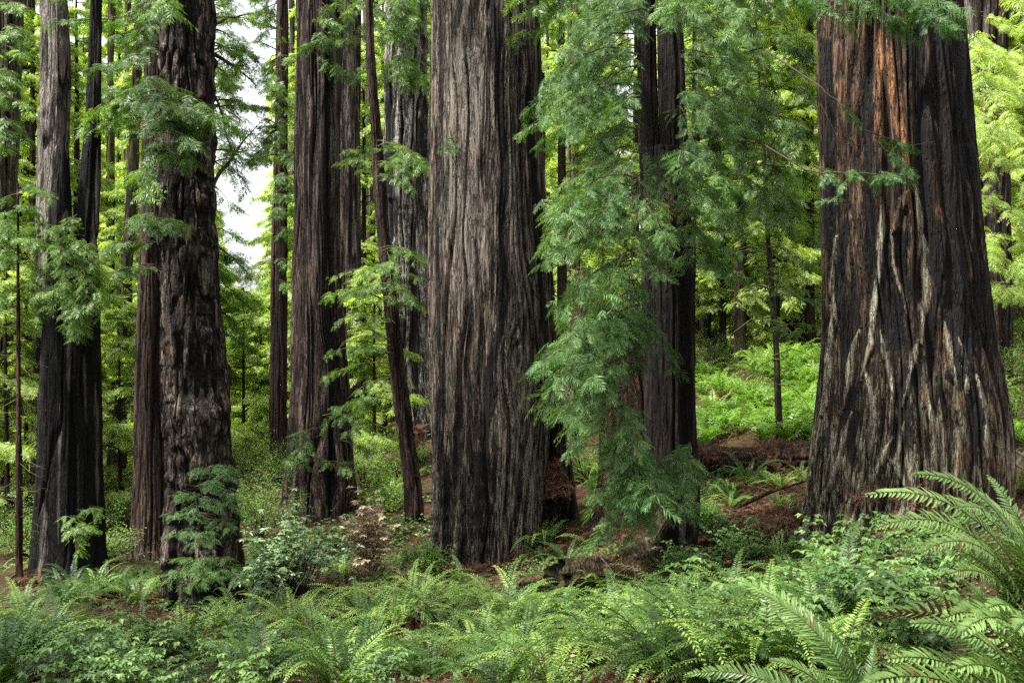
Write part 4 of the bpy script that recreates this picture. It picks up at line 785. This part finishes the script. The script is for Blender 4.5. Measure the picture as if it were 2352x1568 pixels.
# ================================================================== SHRUBS AND LEAFY PLANTS
def leaf2(f, p, d, nrm, L, wd, v, fold=.18):
    """many folded leaves at once: p,d,nrm (n,3); two quads each"""
    d = d/np.linalg.norm(d, axis=1)[:, None]; s_ = np.cross(nrm, d); s_ /= np.linalg.norm(s_, axis=1)[:, None]+1e-9; u = np.cross(d, s_)
    L = np.broadcast_to(L, (len(p),))[:, None]; wd = np.broadcast_to(wd, (len(p),))[:, None]
    tip = p+d*L-u*L*.15; mid = p+d*L*.45; a = mid+s_*wd+u*wd*fold*2; b = mid-s_*wd+u*wd*fold*2
    f.quads(np.stack([p, a, tip, mid], 1), v); f.quads(np.stack([p, mid, tip, b], 1), v)
def leafy_plant(seed, H=.55, nst=7, nl=13, ll=.075, mats=None):
    f = Fol(seed); r = f.rng
    for i in range(nst):
        az = r.uniform(0, 6.28); top = np.array([math.cos(az)*H*r.uniform(.2, .75), math.sin(az)*H*r.uniform(.2, .75), H*r.uniform(.5, 1.05)])
        mid = top*[.45, .45, .62]; f.wood([[0, 0, 0], mid, top], [.004, .003, .0015], 3)
        for k in range(nl):
            u = r.uniform(.25, 1.02); q = mid*2*u*(1-u)+top*u*u; a = r.uniform(0, 6.28); pd = np.array([math.cos(a), math.sin(a), .15])*r.uniform(.03, .10); c = q+pd
            f.wood([q, c], [.0015, .001], 3)
            n3 = 3; aa = a+np.array([-1.05, 0, 1.05]); dd = np.stack([np.cos(aa), np.sin(aa), np.full(3, -.22)], -1)+r.normal(0, .12, (3, 3))
            nn = np.array([0, 0, 1.])+r.normal(0, .25, (3, 3)); leaf2(f, np.repeat(c[None], 3, 0), dd, nn, ll*r.uniform(.7, 1.2), ll*.36, np.clip(r.normal(.5, .18), 0, .99))
    return f.build('leafy_plant', mats[0], mats[1], link=False)
LP_ = [leafy_plant(800+i, H=h_, nst=ns_, mats=(M['broad'], M['twig'])) for i, (h_, ns_) in enumerate([(.55, 7), (.7, 8), (.45, 8), (.6, 6)])]
plist = []
def addp(px, py, sc):
    h = hit(px, py)
    if h is not None: plist.append((h, px, py, sc))
for k in range(36): addp(fr.uniform(1500, 2150), 1290+300*fr.random(), fr.uniform(.6, 1.5))
for k in range(16): addp(fr.uniform(1530, 1760), fr.uniform(1240, 1330), fr.uniform(.8, 1.3))
for k in range(16): addp(fr.uniform(1850, 2260), fr.uniform(1250, 1330), fr.uniform(.7, 1.0))
for k in range(34): addp(fr.uniform(-60, 480), fr.uniform(1490, 1640), fr.uniform(.75, 1.2))
for k in range(9): addp(fr.uniform(500, 900), fr.uniform(1520, 1640), fr.uniform(.7, 1.1))
for k in range(4): addp(fr.uniform(850, 1500), fr.uniform(1500, 1620), fr.uniform(.6, .9))
PC = {}
for it in plist:
    l = min(FLM, key=lambda q: (q[0]-it[1])**2+((q[1]-it[2])*1.6)**2); PC.setdefault(l[2], []).append(it)
for ln_, its in PC.items():
    ys = sorted(q[2] for q in its)
    def band(y): return sum(y > ys[int(len(ys)*a)] for a in (.2, .4, .6, .8)) if len(its) > 16 else 0
    bb = {}
    for it in sorted(its, key=lambda q: q[1]): bb.setdefault(band(it[2]), []).append(it)
    for b, bi in bb.items():
        for n_, (h, px, py, sc) in enumerate(bi):
            c_ = LP_[kk % 4].copy(); C.objects.link(c_); kk += 1
            c_.location = [float(v) for v in h]; c_.rotation_euler = (0, 0, fr.uniform(0, 6.28)); c_.scale = (sc, sc, sc)
            bn = ['rearmost line', 'second line', 'middle line', 'fourth line', 'nearest line'][b] if len(its) > 16 else 'patch'
            tag(c_, 'soft leaved plant, %s from left, %s by %s' % (ORD[min(n_, 19)], bn, ln_), 'plant', 'soft leaved plants on the forest floor')
def shrub(name, label, px, Y, w_, h_, leafm, woodm, nst, nl, ll, lw, seed, whorl=True, cat='shrub', py=None, lean=0):
    g = onground(px, Y) if py is None else hit(px, py)
    f = Fol(seed); r = f.rng
    for i in range(nst):
        az = r.uniform(0, 6.28); rr = w_*r.random()**.5; top = np.array([math.cos(az)*rr+lean*h_, math.sin(az)*rr, h_*r.uniform(.35, 1.)*(1-.35*(rr/w_)**2)])
        mid = top*[.4, .4, .6]+r.normal(0, .05, 3); f.wood([[0, 0, 0], mid, top], [.012, .008, .003], 4)
        for k in range(nl):
            u = r.uniform(.45, 1); q = mid*2*u*(1-u)+top*u*u+r.normal(0, .11*w_, 3)*[1, 1, .8]
            f.wood([mid*2*u*(1-u)+top*u*u, q], [.003, .0015], 3)
            m_ = 7 if whorl else 9; a = np.arange(m_)*6.28/m_+r.uniform(0, 6); dd = np.stack([np.cos(a), np.sin(a), r.uniform(-.3, .5, m_)], -1)
            off = np.zeros((m_, 3)) if whorl else r.normal(0, .07, (m_, 3))
            leaf2(f, q+off, dd, np.array([0, 0, 1.])+r.normal(0, .3, (m_, 3)), ll*r.uniform(.7, 1.15, m_), lw, np.clip(r.normal(.5, .2, m_), 0, .999))
    root = thing(name, label, cat, g); f.build('foliage', leafm, woodm, root); return root
shrub('rhododendron', 'shrub with pale glossy leaves in front of the fluted redwood', 688, 17.6, 1.0, 2.1, M['glossy'], M['twig'], 46, 10, .11, .023, 901)
shrub('rhododendron', 'lower spreading part of pale glossy shrub left of the first, by the shaggy trunk', 612, 17.2, .5, 1.1, M['glossy'], M['twig'], 26, 9, .105, .022, 902)
shrub('dried_shrub', 'twiggy shrub with dried pale tan leaves left of the leaning tree', 848, 18.8, .5, 2.1, M['dried'], M['pale_twig'], 38, 8, .10, .024, 903)
shrub('azalea', 'thin green shrub beneath the dried tan leaves', 850, 19.2, .5, .9, M['glossy'], M['twig'], 16, 6, .07, .015, 904)
for k, (px, Y, w_, h_, lb) in enumerate([(600,24,1.3,1.7,'fine leaved bush between the shaggy trunk and the fluted redwood'), (645,33,1.3,2.0,'dense small bush at the foot of the slim trunk'), (560,28,1.4,1.4,'bush right behind the shaggy trunk'),
        (840,30,1.3,1.9,'bright fine leaved bush right of the fluted redwood foot'), (890,26,.9,1.0,'small bush left of the leaning tree foot'), (275,28,1.3,1.8,'bush between the charred tree and the brown redwood'), (235,22.5,.8,1.1,'low dark bush right of the charred tree foot'),
        (60,24,1.2,1.6,'bush at the left edge behind the sapling'), (-10,27,1.4,1.8,'bush cut by the left edge'), (970,19.5,.7,.8,'low twiggy bush against the left foot of the middle giant'), (300,36,1.6,2.2,'bright bush farther back in the left gap'), (500,36,1.7,2.4,'bright bush behind the shaggy trunk in the sunlight'),
        (560,40,2.,2.4,'sunlit bush below the sky gap'), (1610,20,.5,.8,'small bush right of the twin stemmed redwood'), (2310,30,1.6,2.4,'bush at the right edge on the slope'), (2300,40,2,3,'bushy thicket higher on the right slope'), (1400,17.2,.7,.7,'low green bush above the mossy log'), (1345,28,1.2,1.7,'bush in the gap between middle giant and hanging boughs'), (1300,36,1.6,2.2,'far bush seen between middle giant and hanging boughs'), (110,33,1.8,2.4,'bush behind the charred tree'), (250,44,2.2,3.,'bright far bush in the left gap'), (600,46,2.2,2.8,'far bush directly below the sky gap'), (2330,25,1.2,1.5,'bush on the slope just right of the right giant'), (1650,44,2,2.2,'bush at the top of the sunny bank')]):
    shrub('huckleberry_bush', lb, px, Y, w_, h_, M['huck'], M['twig'], 40, 10, .055, .013, 920+k, whorl=False)
# ================================================================== LOGS, BRANCHES, LITTER
def log(name, label, pts, rad, mat, seed, ns=64, ridge=.03, taper=1.0, hang=0):
    pts = np.array(pts, float); k = 90; tt = np.linspace(0, 1, k); pp = np.stack([np.interp(tt, np.linspace(0, 1, len(pts)), pts[:, q]) for q in range(3)], -1)
    V, Fq = tube(pp, rad*(1+(taper-1)*tt), ns); V = V.reshape(k, ns, 3); th = np.arange(ns)/ns*2*math.pi
    ax = (pts[-1]-pts[0]); L = np.linalg.norm(ax); nn = fbm(np.cos(th)[None]*5, np.sin(th)[None]*5, tt[:, None]*L*.8, seed, 3); big = fbm(np.cos(th)[None], np.sin(th)[None], tt[:, None]*L*.8, seed+2, 2)
    jag = (vn(np.cos(th)*3, np.sin(th)*3, 0, seed+4)*.18)[None]*(np.clip(1-tt*12, 0, 1)-np.clip(1-(1-tt)*12, 0, 1))[:, None]
    V = pp[:, None]+(V-pp[:, None])*(1+big*.14)[..., None]*(1+ridge/rad*nn)[..., None]+jag[..., None]*(ax/L)
    V = V.reshape(-1, 3); nV = len(V); V = np.r_[V, [pp[0]+ax/L*.1, pp[-1]-ax/L*.1]]
    jj = np.arange(0, ns, 2); Fq = np.r_[Fq, np.stack([jj, (jj+1) % ns, (jj+2) % ns, np.full(len(jj), nV)], -1), np.stack([nV-ns+jj, np.full(len(jj), nV+1), nV-ns+(jj+2) % ns, nV-ns+(jj+1) % ns], -1)]
    g = pts.mean(0); r = thing(name, label, 'log', g); z = np.zeros(len(V))
    o = mk('wood', V-g, Fq, mat, r, True, {'ridge': z, 'char': z, 'pale': z, 'lich': z}); return r
LM_ = {'moss': bark_mat('rotten mossy log', (.05, .034, .018), (.12, .082, .045), (.22, .16, .09), (.02, .014, .01), moss=.55, char=0., fscale=.8),
       'dry': bark_mat('brown rotten log', (.05, .028, .018), (.10, .06, .04), (.17, .11, .075), (.02, .012, .008), char=0.)}
def gp3(px, py, dz=0.): h = hit(px, py); return h+np.array([0, 0, dz])
a = P(1290,1330,16.6); b = P(1470,1312,17.6)
log('fallen_log', 'mossy rotten log jutting from the bank below the hanging boughs', [P(1282,1330,16.2), P(1380,1318,16.6), P(1490,1278,17.6)], .27, LM_['moss'], 31, ridge=.04)
log('fallen_log', 'short broken mossy slab lying against the larger mossy log', [P(1200,1352,16.2), P(1245,1345,16.3), P(1300,1350,16.5)], .08, LM_['moss'], 32)
log('fallen_log', 'mossy log leaning up to the twin stemmed redwood foot', [P(1420,1310,17), P(1490,1250,17.7), P(1530,1180,18.3)], .17, LM_['moss'], 33)
lb_ = log('fallen_log', 'long fallen log buried in brown litter behind the ferns, left of the right giant', [P(1590,1062,25), P(1740,1058,24.5), P(1890,1050,23.5)], .36, LM_['dry'], 34, ridge=.05)
for k, (a, b, r_, lb) in enumerate([((1700,1160,20.5),(1850,1105,20.2),.05,'thin fallen branch leaning on the left flare of the right giant'), ((1760,1235,17.5),(1850,1185,17.2),.03,'short stick lying below the left flare of the right giant'),
        ((2280,1010,19.5),(2370,1060,18.5),.035,'pale bare branch lying right of the right giant, uppermost'), ((2275,1045,19.2),(2375,1090,18.2),.03,'pale bare branch lying right of the right giant, lower'), ((2320,1090,18.5),(2370,1020,19),.05,'thick bleached branch crossing the others at the right edge'),
        ((-10,1350,20),(80,1300,20.5),.035,'dark mossy branch rising to the charred trunk foot'), ((-10,1375,19.6),(70,1345,20),.03,'curved mossy branch at the left edge'), ((680,1440,15),(830,1410,15.3),.03,'dark stick on the bare brown ground')]):
    log('fallen_branch', lb, [P(*a), (P(*a)+P(*b))/2+[0, 0, .05], P(*b)], r_, LM_['moss'] if k in (5, 6) else M['pale_twig'] if k in (2, 3, 4) else LM_['dry'], 40+k, ns=16, ridge=.008, taper=.5)
# small twiggy stem by the mossy log
f = Fol(950); 
for (pp_, r0) in [([(1405,1362,16), (1412,1320,16), (1435,1305,16), (1465,1312,16.2)], .010), ([(1412,1320,16), (1395,1295,16.1), (1380,1280,16.2)], .006), ([(1455,1365,16.2), (1460,1320,16.2), (1452,1290,16.3)], .012)]: f.wood([P(*q) for q in pp_], r0, 5)
tag(f.build('bare_stem', M['pale_twig'], M['pale_twig']), 'bare forked stem standing in front of the mossy log', 'branch')
sr = np.random.default_rng(44)
for k, (px, py, w_) in enumerate([(905,1470,'left of the leaning tree foot'),(985,1480,'below the left edge of the middle giant'),(1080,1500,'below the middle giant'),(1150,1440,'just under the middle giant foot'),(1230,1500,'below the big fern of the middle giant'),(740,1490,'below the pale leaved shrub'),(560,1520,'below the shaggy trunk'),(1330,1480,'below the mossy log'),(1560,1420,'below the twin stemmed redwood'),(1000,1380,'close to the left foot of the middle giant')]):
    h = hit(px, py); f = Fol(980+k); p = np.array([0, 0, 0.]); d = np.array([sr.uniform(-.5, .5), sr.uniform(-.3, .3), 1.]); pts = [p]
    for q in range(6): d = d+sr.normal(0, .4, 3)*[1, 1, .5]; p = p+d/np.linalg.norm(d)*.17; pts.append(p)
    f.wood(pts, np.linspace(.007, .002, 7), 4)
    for q in range(5):
        b0 = pts[q+1]; e = sr.normal(0, .2, 3)+[0, 0, .12]; f.wood([b0, b0+e*.6+sr.normal(0, .03, 3), b0+e*1.4], [.004, .003, .001], 3)
    root = thing('bare_stem', 'thin bare tan stem standing among ferns %s' % w_, 'dead stem', h, 'bare tan stems among the ferns'); f.build('stem', M['pale_twig'], M['pale_twig'], root)
# clumps of fallen dry sprays
def clump(name, label, c3, rx, rz, n, seed, hang=.3):
    f = Fol(seed); r = f.rng; p = r.normal(0, 1, (n, 3)); p /= np.linalg.norm(p, axis=1)[:, None]; cb = r.uniform(-1, 1, (6, 3))*[.75, .5, .75]; p = (p*r.random((n, 1))**.4*.5+cb[r.integers(0, 6, n)])*[rx, rx*.6, rz]
    d = r.normal(0, 1, (n, 3))-[0, 0, hang*2]; stamp(f, SP_MID, p, d, r.normal(0, 1, (n, 3)), np.full(n, .2)*r.uniform(.6, 1.3, n), np.clip(r.normal(.55, .2, n), 0, .9))
    root = thing(name, label, 'debris', c3); f.build('dry_spray', M['litter'], M['twig'], root)
clump('needle_clump', 'rusty heap of dead needle sprays hanging at the right side of the middle giant foot', P(1268,1092,21.9), .52, .42, 520, 960)
clump('needle_clump', 'rust brown clump of dead needles lodged behind the leaning tree', P(965,1005,26), .28, .28, 160, 961)
clump('needle_clump', 'brown heap of litter at the left of the charred trunk foot', P(78,1345,19.2), .42, .18, 240, 962)
clump('needle_clump', 'upper clump of rusty sprays lodged in the bark of the right giant foot', P(2095,1140,16.0), .22, .34, 90, 963)
clump('needle_clump', 'left clump of rusty sprays lodged in the bark of the right giant foot', P(2040,1205,15.8), .32, .2, 110, 964)
clump('needle_clump', 'small rusty tuft high on the left flare of the right giant', P(1990,1130,16.3), .14, .2, 46, 965)
clump('needle_clump', 'drift of rust coloured litter at the foot of the right giant left flare', P(1790,1190,18), .8, .12, 300, 966, 0)
clump('needle_clump', 'brown mat of dead sprays caught on top of the boughs of the twin stemmed redwood', P(1530,482,17.2), .42, .09, 160, 967, 0)
clump('needle_clump', 'brown dead tuft on the small bough in front of the brown redwood', P(370,517,16.2), .16, .05, 40, 968, 0)
clump('needle_clump', 'rough rust brown litter bank heaped along the long fallen log', P(1740,1040,24.3), 1.75, .30, 1500, 969, .1)
clump('needle_clump', 'litter and rootlets heaped on top of the mossy log', P(1385,1290,16.6), .75, .14, 320, 970, .3)
clump('needle_clump', 'brown litter slope in front of the long fallen log', P(1700,1130,22.5), 1.5, .12, 700, 971, 0)
# litter and low cover: uncountable
def scatter_ground(n, seed, boxes, ymax=60):
    r = np.random.default_rng(seed); out = []
    w_ = np.array([b[4] for b in boxes], float); w_ /= w_.sum()
    for k, b in enumerate(boxes):
        m = int(n*w_[k]); x = r.uniform(b[0], b[1], m); y = r.uniform(b[2], b[3], m); out.append(np.stack([x, y, gz(x, y)], -1))
    return np.concatenate(out)
def wbox(px0, px1, Y0, Y1, wt): ym = (Y0+Y1)/2; return ((px0-CX)/F*ym, (px1-CX)/F*ym, Y0, Y1, wt)
f = Fol(970); p = scatter_ground(44000, 71, [(-10, 10, 7, 22, 14), (-14, 18, 24, 40, 4), wbox(600, 1500, 13, 21, 4), wbox(1550, 1950, 17, 27, 4), wbox(2200, 2400, 15, 22, 2)]); r = f.rng
p[:, 2] += r.uniform(.0, .05, len(p)); d = r.normal(0, 1, (len(p), 3))*[1, 1, .22]; stamp(f, SP_TINY[:3]+SP_FAR[:2], p, d, np.array([0, 0, 1.])+r.normal(0, .5, (len(p), 3)), r.uniform(.07, .2, len(p)), np.clip(r.normal(.5, .25, len(p)), 0, .97))
for i in range(900):
    x = r.uniform(-9, 10); y = r.uniform(8, 26); a = r.uniform(0, 6.28); l = r.uniform(.15, .9); q = np.array([x, y, float(gz(x, y))+.03]); e = q+[math.cos(a)*l, math.sin(a)*l, 0]; e[2] = float(gz(e[0], e[1]))+r.uniform(.02, .12)
    f.wood([q, (q+e)/2+[0, 0, r.uniform(0, .06)], e], [.006, .005, .002], 3)
tag(f.build('needle_litter', M['litter'], M['twig']), 'rust brown fallen needle sprays covering the forest floor', 'litter', kind='stuff')
f = Fol(971); p = scatter_ground(30000, 72, [wbox(-150, 900, 8, 14, 3), wbox(-150, 500, 13, 19, 3), wbox(1450, 2250, 6, 16, 5), wbox(1580, 1950, 26, 60, 14), wbox(2240, 2400, 22, 45, 5), (-14, 0, 22, 60, 10), wbox(1150, 1500, 14, 20, 4), wbox(500, 1000, 16, 24, 3)]); r = f.rng
pt = fbm(p[:, 0]*.9, p[:, 1]*.9, 0, 5, 2); p = p[pt+r.normal(0, .25, len(p)) > -.1]; p[:, 2] += r.random(len(p))**2*.28
a = r.uniform(0, 6.28, len(p)); sc_ = np.where(p[:, 1] > 20, 2.0, 1.)
for k in range(3):
    aa = a+k*2.1; leaf2(f, p+r.normal(0, .012, p.shape), np.stack([np.cos(aa), np.sin(aa), r.uniform(-.3, .2, len(p))], -1), np.array([0, 0, 1.])+r.normal(0, .3, p.shape), .05*r.uniform(.6, 1.4, len(p))*sc_, .017*sc_, np.clip(r.normal(.45, .2, len(p)), 0, .99))
tag(f.build('ground_cover', M['broad'], M['twig']), 'low green leaves carpeting the forest floor', 'ground cover', kind='stuff')
